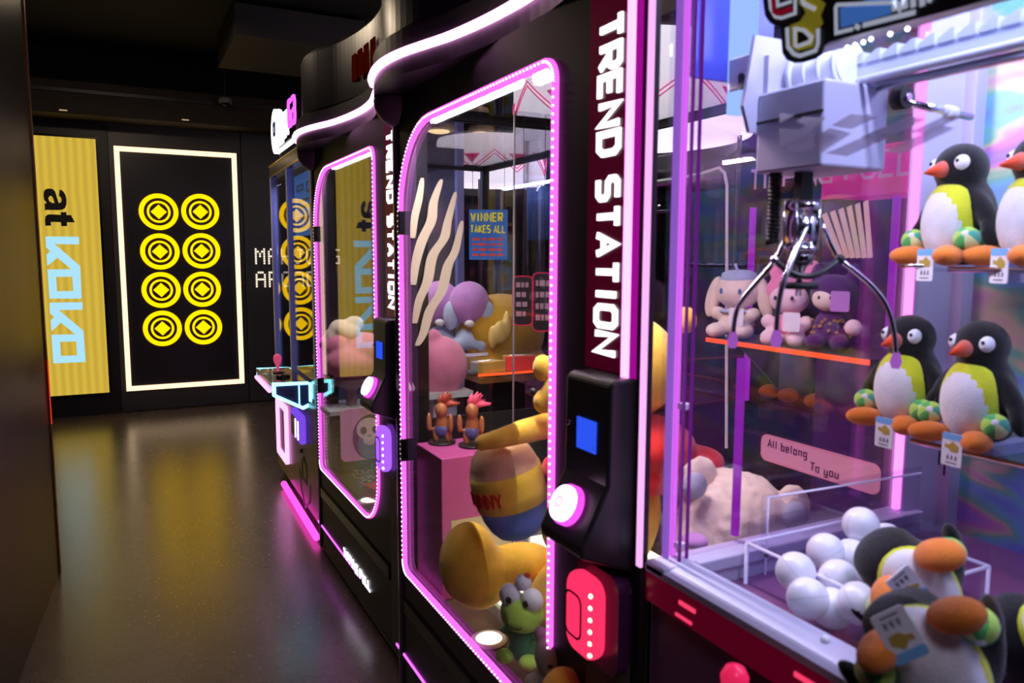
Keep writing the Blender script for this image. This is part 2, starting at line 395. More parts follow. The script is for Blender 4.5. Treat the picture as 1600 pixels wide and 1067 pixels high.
# ---------------- yellow screen with 'at KOKO'
sc = bpy.data.materials.new('yellow_screen'); sc.use_nodes = True; nt = sc.node_tree; nt.nodes.clear(); N = nt.nodes.new; Lk = nt.links.new
tc = N('ShaderNodeTexCoord'); wv = N('ShaderNodeTexWave'); wv.wave_type = 'BANDS'; wv.bands_direction = 'X'; wv.inputs['Scale'].default_value = 4.6; wv.inputs['Distortion'].default_value = .6; wv.inputs['Detail'].default_value = 1
Lk(tc.outputs['Object'], wv.inputs['Vector'])
rp = N('ShaderNodeValToRGB'); rp.color_ramp.elements[0].color = (.56, .38, .045, 1); rp.color_ramp.elements[1].color = (.69, .47, .055, 1)
Lk(wv.outputs['Fac'], rp.inputs[0]); em = N('ShaderNodeEmission'); Lk(rp.outputs[0], em.inputs[0]); em.inputs[1].default_value = 1.0
oo = N('ShaderNodeOutputMaterial'); Lk(em.outputs[0], oo.inputs[0])
ys = thing('wall_screen', 'tall yellow lit screen with sideways black and light blue lettering beside the coin sign', 'screen', (-.40, YB-.02, .21))
obj('screen_panel', B(-.25, .235, -.01, .015, 0, 2.35), sc, ys)
obj('screen_frame', plate_hole([(-.27, -.02), (.255, -.02), (.255, 2.37), (-.27, 2.37)], [[(-.25, 0), (.235, 0), (.235, 2.35), (-.25, 2.35)]], *py_(-.014, .015)), GLOSSB, ys)
LB = glow('light_blue_letter', (.42, .78, .98), 1.0)
BKL = mat('black_letter', (.01, .01, .012), .5)
def signpoly(pts, name, mt, holes=(), d=.004):
    """outline given by its place on the screen, in screen metres"""
    def cv(q): 
        v = on(q[0], q[1], 'Y', YB-.03); return (v.x+.40, v.z-.21)
    return obj(name, plate_hole([cv(q) for q in pts], [[cv(q) for q in h] for h in holes], *py_(-.011-d, -.0105)), mt, ys)
def kz(pts, ox, oy, s): return [(ox+a/s, oy+b/s) for a, b in pts]
s1 = 4.85
K1 = [(102, 46), (356, 48), (357, 106), (172, 103), (365, 270), (376, 516), (133, 516), (117, 296), (298, 294), (194, 207), (117, 268), (110, 184), (140, 157), (107, 128)]
H1 = [(183, 352), (305, 350), (313, 459), (190, 461)]
K2 = [(133, 547), (382, 544), (383, 600), (203, 603), (390, 760), (406, 996), (162, 1007), (147, 790), (328, 787), (220, 698), (148, 764), (141, 680), (171, 656), (137, 632)]
H2 = [(213, 844), (335, 840), (341, 947), (219, 950)]
signpoly(kz(K1, 50, 360, s1), 'letter', LB, [kz(H1, 50, 360, s1)]); signpoly(kz(K2, 50, 360, s1), 'letter', LB, [kz(H2, 50, 360, s1)])
s2 = 11.85
A_ = [(240, 578), (232, 455), (272, 440), (225, 380), (212, 290), (225, 215), (270, 178), (330, 172), (390, 185), (430, 230), (460, 330), (495, 440), (530, 435), (548, 400), (545, 360), (530, 330), (500, 310), (505, 240), (515, 190), (570, 215), (615, 280), (638, 360), (638, 460), (615, 530), (560, 566), (480, 572), (270, 568)]
AH = [(330, 308), (365, 312), (395, 360), (418, 440), (370, 440), (320, 405), (303, 350)]
T_ = [(248, 862), (238, 760), (250, 690), (290, 655), (350, 650), (534, 660), (532, 610), (638, 610), (640, 664), (722, 664), (795, 800), (648, 796), (652, 868), (545, 868), (535, 796), (350, 790), (355, 858)]
signpoly(kz(A_, 50, 280, s2), 'letter', BKL, [kz(AH, 50, 280, s2)]); signpoly(kz(T_, 50, 280, s2), 'letter', BKL)

# ---------------- coin sign
cs = thing('coin_sign', 'black wall sign with glowing cream frame and eight yellow coins', 'sign', (.525, YB, .21))
obj('backing', B(-.54, .54, -.03, 0, 0, 2.30), mat('sign_black', (.022, .02, .024), .3), cs)
WF = glow('cream_light', (1, .70, .44), 1.7)
obj('lit_frame', plate_hole([(-.545, 0), (.53, 0), (.53, 2.3), (-.545, 2.3)], [[(-.50, .045), (.485, .045), (.485, 2.255), (-.50, 2.255)]], *py_(-.045, -.03)), WF, cs)
CY = glow('coin_yellow', (1, .58, .0), 1.6)
def ring(n, r): return [(r*math.cos(2*PI*k/n), r*math.sin(2*PI*k/n)) for k in range(n)]
coinpx = [((248, 331), (313, 331)), ((250, 393), (315, 392)), ((252, 453), (316, 452)), ((254, 513), (318, 511))]
def coin(x, z):
    c = bpy.data.objects.new('coin', None); COL.objects.link(c); c.parent = cs; c.location = (x, -.036, z)
    obj('outer_ring', plate_hole(ring(48, .172), [ring(48, .130)], *py_(-.006, .006)), CY, c)
    obj('inner_ring', plate_hole(ring(40, .103), [ring(40, .083)], *py_(-.006, .006)), CY, c)
    obj('diamond', prism(bmn(), [(.070, 0), (0, .068), (-.070, 0), (0, -.068)], *py_(-.006, .006)), CY, c)
    return c
c0 = None
for row in coinpx:
    for q in row:
        v = on(q[0], q[1], 'Y', YB-.03); 
        if c0 is None: c0 = coin(v.x-.525, v.z-.21)
        else: c = dup(c0, cs); c.location = (v.x-.525, -.036, v.z-.21)

# ---------------- dotted wall lettering
PF = {'M': ['10001', '11011', '10101', '10101', '10001', '10001', '10001'], 'A': ['01110', '10001', '10001', '11111', '10001', '10001', '10001'],
 'H': ['10001', '10001', '10001', '11111', '10001', '10001', '10001'], 'J': ['00111', '00010', '00010', '00010', '00010', '10010', '01100'],
 'O': ['01110', '10001', '10001', '10001', '10001', '10001', '01110'], 'N': ['10001', '11001', '10101', '10011', '10001', '10001', '10001'],
 'G': ['01111', '10000', '10000', '10011', '10001', '10001', '01111'], 'R': ['11110', '10001', '10001', '11110', '10100', '10010', '10001'],
 'C': ['01111', '10000', '10000', '10000', '10000', '10000', '01111'], 'D': ['11110', '10001', '10001', '10001', '10001', '10001', '11110'],
 'E': ['11111', '10000', '10000', '11110', '10000', '10000', '11111'], '>': ['10000', '01000', '00100', '00010', '00100', '01000', '10000'], ' ': ['00000']*7}
PW = glow('dot_letter_light', (1, .88, .68), 1.1)
dl = thing('wall_lettering', 'two rows of glowing cream dotted letters right of the coin sign', 'sign', (1.205, YB-.004, 1.185))
for (txt, z0) in (('MAHJONG   >>', .235), ('ARCADE    >>', 0)):
    for i, ch in enumerate(txt):
        if ch == ' ': continue
        bm = bmn()
        for r_, row in enumerate(PF[ch]):
            for c_, b_ in enumerate(row):
                if b_ == '1':
                    x = i*.128+c_*.0205; z = z0+(6-r_)*.0235
                    box(bm, x, x+.0165, -.006, 0, z, z+.019)
        obj('letter', bm, PW, dl)

# ceiling bits
tag(obj('ceiling_duct', B(.8, 1.75, 5.9, 7.0, 3.08, 3.3), mat('duct_grey', (.03, .027, .033), .7)), 'dark grey ceiling duct box hanging over the far aisle', 'duct')
cm = thing('ceiling_camera', 'small dark dome camera hanging from the ceiling near the end wall', 'camera', on(352, 158, 'Y', 7.6))
obj('ring', lathe(bmn(), [(.030, -.01), (.055, -.02), (.065, 0), (.055, .03), (.03, .035)]), mat('cam_grey', (.22, .21, .22), .4), cm, label='grey ring')
obj('dome', ell(bmn(), (0, 0, 0), (.045, .045, .05)), GLOSSB, cm)
obj('stem', B(-.008, .008, -.008, .008, .03, 3.35-cm.location.z), BLACK, cm)
for k, pp in enumerate([(730, 181, .05), (686, 205, .035), (752, 208, .03), (772, 224, .042), (722, 228, .026), (540, 255, .03)]):
    v = on(pp[0], pp[1], 'Z', 2.32)
    t_ = thing('downlight', ['large warm downlight hanging highest behind the nearer window', 'warm downlight at the left inside the front window', 'smaller warm downlight left of a paired lamp', 'brightest of the warm downlights above the pink canopies', 'dim warm downlight above the left canopy', 'warm downlight seen through the farther window'][k], 'lamp', (v.x, v.y, 2.32), group='warm ceiling downlights')
    s_ = pp[2]*3.2*max(v.y, 3)/7
    obj('trim_ring', lathe(bmn(), [(s_*1.3, 0), (s_*1.35, .01), (s_*1.3, .04), (s_*.9, .04), (s_*.9, 0), (s_*1.3, 0)]), mat('lamp_trim', (.25, .17, .1), .4), t_)
    obj('lens', ell(bmn(), (0, 0, .0), (s_*.95, s_*.95, .016)), glow('warm_lamp', (1, .66, .32), 5), t_)
    obj('stem', B(-.008, .008, -.008, .008, .03, 1.04), CEIL, t_)

def wobj(name, bm, mt, root, **k):        # built in world metres, parented without moving
    o = obj(name, bm, mt, root, **k); o.matrix_parent_inverse = root.matrix_basis.inverted(); return o
def wblob(name, parts, mt, root, **k):
    o = blob(name, parts, mt, root, **k); o.matrix_parent_inverse = root.matrix_basis.inverted(); return o

# ================================================================== TWO TALL PRIZE MACHINES
VIS = [(-.045, 1.40), (-.07, 1.33), (-.093, 1.22), (-.10, 1.11), (-.088, 1.0), (-.062, .90), (-.033, .80), (-.013, .69), (0, .58), (.006, .44), (-.005, .30), (-.03, .18), (-.05, .08), (-.05, .0)]
WIN = rrect(.31, 1.286, .45, 1.90, [.20, .04, .27, .045], 10)
WIN2 = rrect(.325, 1.271, .465, 1.885, [.19, .03, .255, .035], 10)
PURS = {'cup': ('purple_cup_glow', (.42, .12, 1)), 'red': ('red_cup_glow', (1, .03, .12))}
def smoothpath(pts, k=4):
    out = []
    P = [Vector((*p, 0)) if len(p) == 2 else Vector(p) for p in pts]
    for i in range(len(P)-1):
        p0, p1, p2, p3 = P[max(i-1, 0)], P[i], P[i+1], P[min(i+2, len(P)-1)]
        for j in range(k):
            t = j/k
            out.append(.5*((2*p1)+(p2-p0)*t+(2*p0-5*p1+4*p2-p3)*t*t+(3*p1-p0-3*p2+p3)*t**3))
    out.append(P[-1]); return out
def tall_machine(name, label, loc, cup, pane_tilt, closeside):
    r = thing(name, label, 'claw machine', loc, group='tall black prize machines')
    f0, f1 = px_(0, .016)
    obj('front_panel', plate_hole([(0, .03), (1.36, .03), (1.36, 2.0), (0, 2.0)], [WIN], f0, f1), BLACK, r)
    obj('base', B(.04, .95, .0, 1.36, .0, .43), BLACK, r)
    obj('plinth', B(.05, .9, .03, 1.33, .0, .03), RUB, r)
    obj('interior_floor', B(.04, .94, .01, 1.35, .43, .445), mat('brown_gloss_board', (.10, .06, .04), .22, var=.3), r)
    obj('roof', B(.016, .135, 0, 1.36, 1.96, 2.0), BLACK, r)
    obj('roof_glass', B(.135, .93, .02, 1.34, 1.97, 1.976), GLASS, r)
    obj('roof_frame', plate_hole([(.135, 0), (.95, 0), (.95, 1.36), (.135, 1.36)], [[(.14, .02), (.93, .02), (.93, 1.34), (.14, 1.34)]], *pz_(1.96, 1.99)), BLACK, r)
    bm = bmn(); prism(bm, [(.06, 1.305), (0.0, 1.305), (-.006, 1.31), (-.008, 1.33), (-.004, 1.352), (.006, 1.365), (.02, 1.372), (.06, 1.374)], *pz_(.03, 1.99)); obj('corner_column', bm, PURPB, r)
    for y in (.0, 1.33): obj('rear_post', B(.91, .95, y, y+.03, .44, 1.97), BLACK, r)
    obj('side_glass', B(.045, .91, .004, .010, .44, 1.96), GLASS, r)
    obj('side_skirt', B(.02, .91, .0, .012, .43, .94), BLACK, r)
    obj('side_glass', B(.10, .91, 1.342, 1.348, .44, 1.96), GLASS, r)
    obj('rear_glass', B(.925, .931, .03, 1.33, .44, 1.96), GLASS, r)
    obj('side_frame', B(.04, .10, 1.31, 1.36, .44, 1.96), GLOSSB, r)
    obj('base_ridge', prism(bmn(), [(-.006, .30), (-.006, .345), (0, .36), (0, .29)], *py_(.20, 1.29)), GLOSSB, r)
    # door pane, hinges
    o = obj('door_glass', prism(bmn(), WIN2, *px_(-.003, .003)), GLASS, r)
    Mx = Matrix.Translation((.007, 1.27 if pane_tilt else .8, 0))@Matrix.Rotation(-pane_tilt, 4, 'Z')@Matrix.Translation((.0, -1.27 if pane_tilt else -.8, 0)); o.matrix_local = Mx
    for z in (.83, 1.57): obj('hinge', B(-.012, .01, 1.272, 1.300, z, z+.075), mat('hinge_metal', (.05, .045, .05), .3, .8), r, bevel=.003)
    # led outline around the window, its diodes
    ou = rrect(.303, 1.293, .443, 1.907, [.207, .045, .275, .05], 10); inn = rrect(.321, 1.275, .461, 1.889, [.19, .03, .258, .035], 10)
    obj('window_led', plate_hole(ou, [inn], *px_(-.008, .004)), PINKL, r)
    bm = bmn(); path = []
    for a, b in zip(WIN, WIN[1:]+WIN[:1]):
        d = math.hypot(b[0]-a[0], b[1]-a[1]); n = max(1, round(d/.0165))
        path += [(a[0]+(b[0]-a[0])*k/n, a[1]+(b[1]-a[1])*k/n) for k in range(n)]
    for y, z in path:
        bmesh.ops.create_icosphere(bm, subdivisions=1, radius=.0030, matrix=Matrix.Translation((-.010, y, z)))
    tag(obj('led_diodes', bm, WDOT, r), kind='stuff')
    # marquee
    vis = smoothpath(VIS, 3); pl = [(p.x, p.y) for p in vis]
    bm = bmn(); prism(bm, [(.14, 1.40)]+pl+[(.14, 0)], *pz_(2.0, 2.12)); obj('visor', bm, BLACK, r)
    bm = bmn(); prism(bm, [(.14, 1.36)]+[(x+.03, y) for x, y in pl[2:-2]]+[(.14, 0.02)], *pz_(2.12, 2.4)); obj('marquee', bm, PURPB, r, bevel=.02)
    obj('visor_led', tube(bmn(), [(x-.006, y, 2.055) for x, y in pl], .0125, n=8), glow('visor_neon', (1, .38, .86), 5.5), r)
    obj('visor_bracket', ell(bmn(), (.03, 1.33, 1.99), (.10, .07, .085)), mat('bracket_grey', (.12, .09, .12), .4), r)
    obj('marquee_lobe', ell(bmn(), (.12, 1.35, 2.32), (.14, .10, .10)), mat('lobe_purple', (.12, .02, .12), .4), r)
    bm = bmn()
    for k in range(9):
        y = .35+k*.085; box(bm, .018, .024, y, y+.055, 2.20, 2.30)
    obj('marquee_light', bm, glow('dim_red', (.22, .01, .0), .14), r)
    # lit name strip
    obj('name_panel', B(-.004, 0, .062, .185, 1.29, 2.0), REDT, r)
    M = frame((-.0045, .146, 1.925), (0, 0, -1), (0, -1, 0))
    letters('TREND STATION', M, .034, .062, .0505, .0125, .004, TXTW, r)
    obj('corner_led', B(-.016, -.002, .033, .052, 1.285, 2.0), PINKH, r, bevel=.003)
    obj('corner_led_halo', B(-.010, -.001, .024, .060, 1.285, 2.0), glow('halo_magenta', (.75, .01, .6), .45), r)  # wider magenta glow painted around the corner LED as its halo
    # base writing and light line
    M = frame((-.002, .87, .143), (0, -1, 0), (0, 0, 1))
    letters('TIPPING FULL', M, .028, .036, .0395, .010, .003, TXTW, r)
    obj('base_led', B(-.004, .0, .60, 1.385, .139, .147), MAGL, r)
    # control box: profile in x,z
    pr = [(0, 1.288), (-.045, 1.288), (-.055, 1.284), (-.06, 1.274), (-.062, 1.10), (-.115, .995), (-.112, .975), (-.06, .955), (0, .93)]
    cb = obj('control_box', prism(bmn(), pr, *py_(.018, .165)), mat('box_black', (.03, .028, .032), .35), r, bevel=.006)
    obj('screen', B(-.0640, -.0595, .056, .118, 1.150, 1.208), glow('blue_screen', (.03, .1, 1.0), .9), r)
    for y, z in ((.15, 1.19), (.062, 1.16)): obj('screw', cyl(bmn(), (-.062, y, z), (1, 0, 0), .005, .004, 12), CHROME, r)
    n = Vector((-.105, 0, .053)).normalized()  # outward normal of the sloping button panel
    nn = Vector((-.893, 0, .45)); c = Vector((-.089, .095, 1.047))
    bt = bpy.data.objects.new('button', None); COL.objects.link(bt); bt.parent = r; bt.location = c
    obj('collar', cyl(bmn(), nn*.006, nn, .038, .014, 32), glow('button_magenta', (1, .08, .9), 1.3), bt)
    obj('cap', cyl(bmn(), nn*.018, nn, .0335, .014, 32), glow('button_light', (1, .72, .95), 2.6), bt, bevel=.003)
    q = frame(nn*.0255+Vector((0, .004, 0)), (0, -1, 0), nn.cross(Vector((0, -1, 0))))
    bm = plate_hole(ring(24, .0105), [ring(24, .0075)], lambda u, v: (u, v, 0), lambda u, v: (u, v, .001)); bm.transform(q)
    obj('button_mark', bm, glow('mark_pink', (1, .35, .5), 1.0), bt)
    # prize chute below
    obj('coin_door', B(-.006, 0, .022, .165, .06, .90), GREYM, r, bevel=.002)
    gl = glow(PURS[cup][0], PURS[cup][1], 1.15)
    obj('chute_housing', prism(bmn(), rrect(.022, .165, .725, .92, .03), *px_(-.03, 0)), mat('housing_tint', (.10, .02, .10), .3), r)
    obj('chute_cover', prism(bmn(), rrect(.055, .158, .745, .905, .035), *px_(-.062, -.03)), gl, r, bevel=.012, seg=3)
    hl = plate_hole(rrect(.095, .154, .775, .865, .018), [rrect(.099, .150, .779, .861, .015)], *px_(-.0635, -.062)); obj('chute_line', hl, mat('line_dark', (.1, .0, .03), .5), r)
    for k in range(6):
        obj('diode', ell(bmn(), (-.061, .066, .765+k*.023), .0045, u=10, v=8), glow('diode_warm' if cup == 'red' else 'diode_white', (1, .55, .3) if cup == 'red' else (.9, .8, 1), 6, False), r)
    # light strips under the roof
    for (x, y0, y1) in ((.055, .60, 1.16), (.085, .34, .56)):
        bm = bmn(); k = y0
        while k < y1:
            for dx in (0, .012): box(bm, x+dx, x+dx+.006, k, k+.008, 1.905, 1.911)
            k += .0135
        tag(obj('roof_diodes', bm, glow('strip_white', (1, .97, 1), 7, False), r), kind='stuff')
        obj('roof_strip', B(x-.002, x+.020, y0-.005, y1+.005, 1.911, 1.96), WHITEP, r)
    return r
near = tall_machine('claw_machine', 'nearer tall black prize machine with pink lit window, white vertical lettering and red chute', (.80, 1.05, 0), 'red', 0, True)
far = tall_machine('claw_machine', 'farther tall black prize machine with violet chute and white words on its base', (.84, 2.43, 0), 'cup', .02, True)

# ---- things inside the farther machine
v0 = Vector((.84, 2.43, 0))
t = thing('plush_toy', 'large pink plush with a cream curly top in the farther machine', 'plush toy', (1.22, 3.42, 1.02))
q = at(548, 556, 3.75); t.location = (q.x, q.y, q.z-.14)
blob('body', [((0, 0, .0), (.14, .14, .10)), ((.06, -.03, .06), (.10, .1, .08)), ((-.05, .02, .08), (.1, .1, .07))], PPNK, t, vox=.01)
blob('curly_top', [((-.05, 0, .16), (.055, .06, .045)), ((.02, 0, .18), (.05, .05, .04)), ((-.09, 0, .12), (.04, .04, .045)), ((-.01, -.04, .14), (.05, .04, .04))], PCRM, t, vox=.008)
blob('stand', [((0, 0, -.1), (.10, .1, .04)), ((0, 0, -.2), (.03, .03, .14))], mat('stand_clear', (.35, .2, .25), .3), t, vox=.01)
t.location.z = .99; 
pt = thing('prize_pedestal', 'dark pedestal holding the pink plush in the farther machine', 'stand', (t.location.x, t.location.y, .445))
obj('column', B(-.10, .10, -.10, .10, 0, .30), BLACK, pt, bevel=.004); obj('top', B(-.15, .15, -.14, .14, .30, .32), WHITEP, pt)
# skull picture panel
pp = thing('picture_panel', 'pink rounded panel with a cartoon skull inside the farther machine', 'sign', (1.1, 3.62, .445))
c = on(560, 680, 'Y', 3.12); pp.location = (c.x, 3.12, c.z); pp.scale = (.58, 1, .58)
obj('panel', prism(bmn(), rrect(-.13, .16, -.19, .20, .04), *py_(0, .006)), mat('panel_pink', (.62, .35, .42), .4, emit=(.5, .22, .3), es=.3), pp)
SKD = mat('skull_line', (.08, .03, .04), .6); SKL = mat('skull_bone', (.75, .6, .6), .6, emit=(.6, .45, .45), es=.25)
def disc(cx, cz, rx, rz, y0, y1, n=24): return prism(bmn(), [(cx+rx*math.cos(2*PI*k/n), cz+rz*math.sin(2*PI*k/n)) for k in range(n)], *py_(y0, y1))
obj('hood', disc(.09, -.02, .135, .17, -.004, 0), SKD, pp); obj('hood_lining', disc(.10, -.07, .11, .115, -.005, -.004), mat('hood_teal', (.2, .45, .48), .6), pp)
obj('skull', disc(.075, .045, .092, .082, -.009, -.006), SKL, pp); obj('skull', disc(.085, -.035, .05, .045, -.0085, -.006), SKL, pp)
for dx in (.035, .125): obj('eye_socket', disc(dx, .035, .024, .03, -.010, -.009, 18), SKD, pp)
for dx in (.07, .085): obj('nostril', disc(dx, -.008, .005, .007, -.010, -.009, 10), SKD, pp)
for dx in (.06, .078, .096, .114): obj('tooth_gap', B(dx, dx+.003, -.010, -.009, -.075, -.045), SKD, pp)
# straw and packets on the far machine's floor
bm = bmn()
for k in range(700):
    x = random.uniform(.93, 1.6); y = random.uniform(2.55, 3.6); a = random.uniform(0, PI); l = random.uniform(.02, .05); z = .447+random.random()*.03
    d = Vector((math.cos(a)*l, math.sin(a)*l, random.uniform(-.006, .012)))
    tube(bm, [Vector((x, y, z)), Vector((x, y, z))+d*.5+Vector((0, 0, .006)), Vector((x, y, z))+d], .0014, n=3)
tag(obj('paper_straw', bm, mat('straw', (.8, .66, .42), .8)), 'shredded pale paper straw on the floor of the farther machine', 'straw', kind='stuff')
def packet(x, y, z, sx, sy, sz, rz, m1, m2, label, cat='packet', grp='shiny prize packets', nm='prize_packet'):
    t = thing(nm, label, cat, (x, y, z), (0, 0, rz), grp)
    obj('pack', B(-sx/2, sx/2, -sy/2, sy/2, 0, sz), m1, t, bevel=.004)
    obj('band', B(-sx/2-.0008, sx/2+.0008, -sy/2-.0008, -sy*.12, .0, sz+.001), m2, t)
    bm = bmn()
    for k in range(3): box(bm, -sx*.3, sx*(.1+.1*k), sy*(.05+.11*k), sy*(.09+.11*k), sz, sz+.001)
    obj('print_lines', bm, PAPER, t); return t
RDP = mat('packet_red', (.6, .05, .04), .25); ORP = mat('packet_orange', (.85, .2, .03), .25); DKP = mat('packet_dark', (.05, .05, .07), .3); BLP = mat('packet_blue', (.12, .2, .6), .3); SLV = mat('packet_silver', (.6, .6, .62), .2, .6)
packet(1.03, 2.96, .49, .26, .30, .05, .3, RDP, ORP, 'red and orange packet on the straw in the farther machine')
packet(.97, 2.73, .46, .18, .16, .03, .5, SLV, DKP, 'silver packet with a dark band at the front of the farther machine')
q = on(582, 786, 'Z', .45)
for nm, root, (y, x) in (('near', near, (.75, .10)), ):
    pass
def floor_lamp_(x, y, label):
    t = thing('floor_spot', label, 'lamp', (x, y, .445))
    obj('trim_ring', lathe(bmn(), [(.036, .0), (.05, .0), (.052, .004), (.044, .009), (.036, .008), (.036, 0)]), WHITEP, t)
    obj('lens', cyl(bmn(), (0, 0, .004), (0, 0, 1), .036, .006, 28), glow('spot_lens', (1, .86, .66), 7), t)
q = on(764, 998, 'Z', .45); floor_lamp_(q.x, q.y, 'round recessed spot in the brown floor of the nearer machine')
q = on(577, 782, 'Z', .45); floor_lamp_(q.x, q.y, 'round recessed spot behind the lower window corner of the farther machine')

# ---- things inside the nearer machine
ll = thing('light_ledge', 'glowing white floor ledge under the toys in the nearer machine', 'light', (1.20, 1.73, .446))
obj('lit_panel', B(-.26, .40, -.62, .62, 0, .035), glow('ledge_light', (1, .95, .75), 1.6), ll); obj('ledge_edge', B(-.272, -.26, -.62, .62, 0, .038), mat('ledge_green', (.45, .55, .42), .3), ll)
ZL = .482
# big golden bear plush (a plain bear, seen from the side)
br = thing('plush_bear', 'huge golden plush bear with red cloth on its shoulders, legs spread on the lit ledge', 'plush toy', (1.18, 1.58, ZL))
hc = at(962, 572, 1.92); bc = at(935, 790, 1.95)
A4 = smoothpath([tuple(at(*q)) for q in ((752, 692, 1.80), (785, 684, 1.79), (822, 673, 1.81), (862, 664, 1.88), (900, 660, 1.92))], 4)
wblob('body', [((hc.x, hc.y, hc.z), (.165, .165, .14)), ((bc.x, bc.y, bc.z), (.16, .16, .20)), ((bc.x-.01, bc.y, .60), (.17, .18, .13)),
      ((1.06, 1.60, .66), (.10, .11, .12)), ((1.03, 1.56, .60), (.085, .09, .11))] + [(tuple(q), (.021+.0012*i_,)*3) for i_, q in enumerate(A4)], PGLD, br, vox=.010, sm=5)
q = at(733, 880, 2.05)
wblob('foot', [((q.x, q.y, q.z), (.082, .09, .115)), ((q.x+.02, q.y-.02, q.z-.03), (.085, .09, .09)), ((q.x+.13, q.y-.03, q.z-.02), (.12, .08, .06))], PGLD, br, vox=.010, sm=8)
for (a_, b_, d_) in ((1072, 500, 1.80), (848, 575, 1.80)): 
    e = at(a_, b_, d_); wobj('ear', ell(bmn(), e, (.022, .03, .032)), PGLD, br)
e = at(848, 628, 1.80); wblob('muzzle', [(tuple(e), (.022, .03, .03)), (tuple(e+Vector((.03, -.02, .02))), (.04, .04, .05))], PGLD, br, vox=.007, label='lighter golden muzzle')
e = at(833, 612, 1.78); wobj('nose', ell(bmn(), e, (.008, .010, .009)), RUB, br)
rc = at(972, 690, 1.92)
wblob('red_cloth', [((rc.x, rc.y, rc.z), (.185, .185, .075)), ((rc.x-.02, rc.y+.01, rc.z-.07), (.185, .185, .06)), ((rc.x+.17, rc.y-.09, rc.z-.05), (.07, .07, .04))], PRCL, br, vox=.010, sm=4, label='red fleece cloth')
# plush pot held in its arm
q = at(820, 768, 1.90)
po = thing('plush_pot', 'tan, yellow and blue plush pot with red letters under the bear\'s arm', 'plush toy', (q.x-.01, q.y, q.z-.115), (-.13, -.20, .3))
def potring(z0, z1, prof, m_, nm):
    pts = [p for p in prof if z0 <= p[1] <= z1]
    return obj(nm, lathe(bmn(), pts, n=40), m_, po)
prof = [(.001, 0), (.03, .002), (.055, .015), (.07, .035), (.082, .065), (.088, .095), (.0885, .0951), (.091, .13), (.092, .16), (.0885, .185), (.088, .1851), (.084, .20), (.074, .225), (.06, .24), (.03, .246), (.001, .247)]
potring(0, .0955, prof, PBLP, 'blue_base'); potring(.095, .1855, [(a+.0015, b) for a, b in prof], plush('yellow', (.95, .62, .05)), 'yellow_band'); potring(.185, .28, prof, PTAN, 'tan_top')
vd = (CAM-q); aa = math.atan2(vd.y, vd.x)-.3
for i, ch in enumerate('HUNNY'):
    a = aa-1.15+i*.235
    dirv = Vector((math.cos(a), math.sin(a), 0)); rt = Vector((-math.sin(a), math.cos(a), 0))
    M = frame(dirv*.0935+Vector((0, 0, .118))-rt*.010, rt, (0, 0, 1))
    bm = bmn(); hh = .036
    for pl in G[ch]: stroke2(bm, [(p_[0]*.016, p_[1]*hh) for p_ in pl], .0045, M, .003)
    obj('letter', bm, mat('letter_red', (.7, .03, .02), .7), po)
# frog
q = at(812, 935, 1.90); fr = thing('plush_frog', 'small green plush frog with big white eyes sitting on the lit ledge', 'plush toy', (q.x+.01, q.y, ZL), (0, 0, -.95))
blob('head', [((0, 0, .128), (.062, .05, .044)), ((0, -.006, .115), (.055, .048, .035))], PGRN, fr, vox=.006)
blob('body', [((0, 0, .055), (.036, .032, .05)), ((0, 0, .03), (.04, .035, .03)), ((-.045, -.01, .075), (.018, .014, .012)), ((.045, -.01, .075), (.018, .014, .012))], PDGR, fr, vox=.006, label='dark green body')
for s in (-1, 1):
    e = obj('eye', ell(bmn(), (s*.031, -.012, .170), (.029, .024, .030)), PWHT, fr, label='white round eye')
    obj('pupil', ell(bmn(), (s*.024, -.034, .168), (.008, .005, .009)), RUB, e)
    obj('foot', ell(bmn(), (s*.032, -.035, .018), (.024, .026, .018)), PGRN, fr)
obj('mouth', tube(bmn(), [(-.022, -.049, .112), (-.012, -.052, .107), (0, -.053, .105), (.012, -.052, .107), (.022, -.049, .112)], .0014, n=6), RUB, fr)
ch = thing('plush_chick', 'tiny white plush chick with a red comb on the frog\'s head', 'plush toy', fr.matrix_basis@Vector((.0, .0, .193)), (0, 0, -.95))
obj('body', ell(bmn(), (0, 0, .012), (.022, .020, .021)), PWHT, ch); obj('comb', ell(bmn(), (.012, 0, .033), (.010, .006, .007)), PRED, ch)
for s in (-1, 1): obj('eye', ell(bmn(), (s*.007, -.018, .016), .0018, u=8, v=6), RUB, ch)
# grey toy and gold toy at the right edge of the window
q = at(856, 935, 1.68); ga = thing('plush_toy', 'grey fluffy plush animal beside the green frog', 'plush toy', (q.x+.02, q.y-.01, ZL), (0, 0, -.8))
blob('body', [((0, 0, .06), (.05, .05, .06)), ((0, -.01, .135), (.05, .045, .05)), ((-.04, 0, .175), (.015, .012, .02)), ((.04, 0, .175), (.015, .012, .02)), ((-.05, -.02, .07), (.02, .02, .02)), ((-.03, -.04, .012), (.02, .028, .014)), ((.03, -.04, .012), (.02, .028, .014))], PGRY, ga, vox=.006, lump=.002)
obj('nose', ell(bmn(), (0, -.057, .135), (.006, .004, .004), u=10, v=8), RUB, ga)
q = at(868, 975, 1.55); gb = thing('plush_toy', 'smooth golden plush cut off by the right window edge, before the grey animal', 'plush toy', (q.x+.02, q.y, ZL))
blob('body', [((0, 0, .085), (.055, .055, .085)), ((0, 0, .04), (.06, .06, .04))], PGLD, gb, vox=.008)
obj('seam', tube(bmn(), [(0, -.053*math.cos(a), .085+.085*math.sin(a)) for a in [k*PI/12-PI/2 for k in range(1, 12)]], .0012, n=5), PORG, gb)
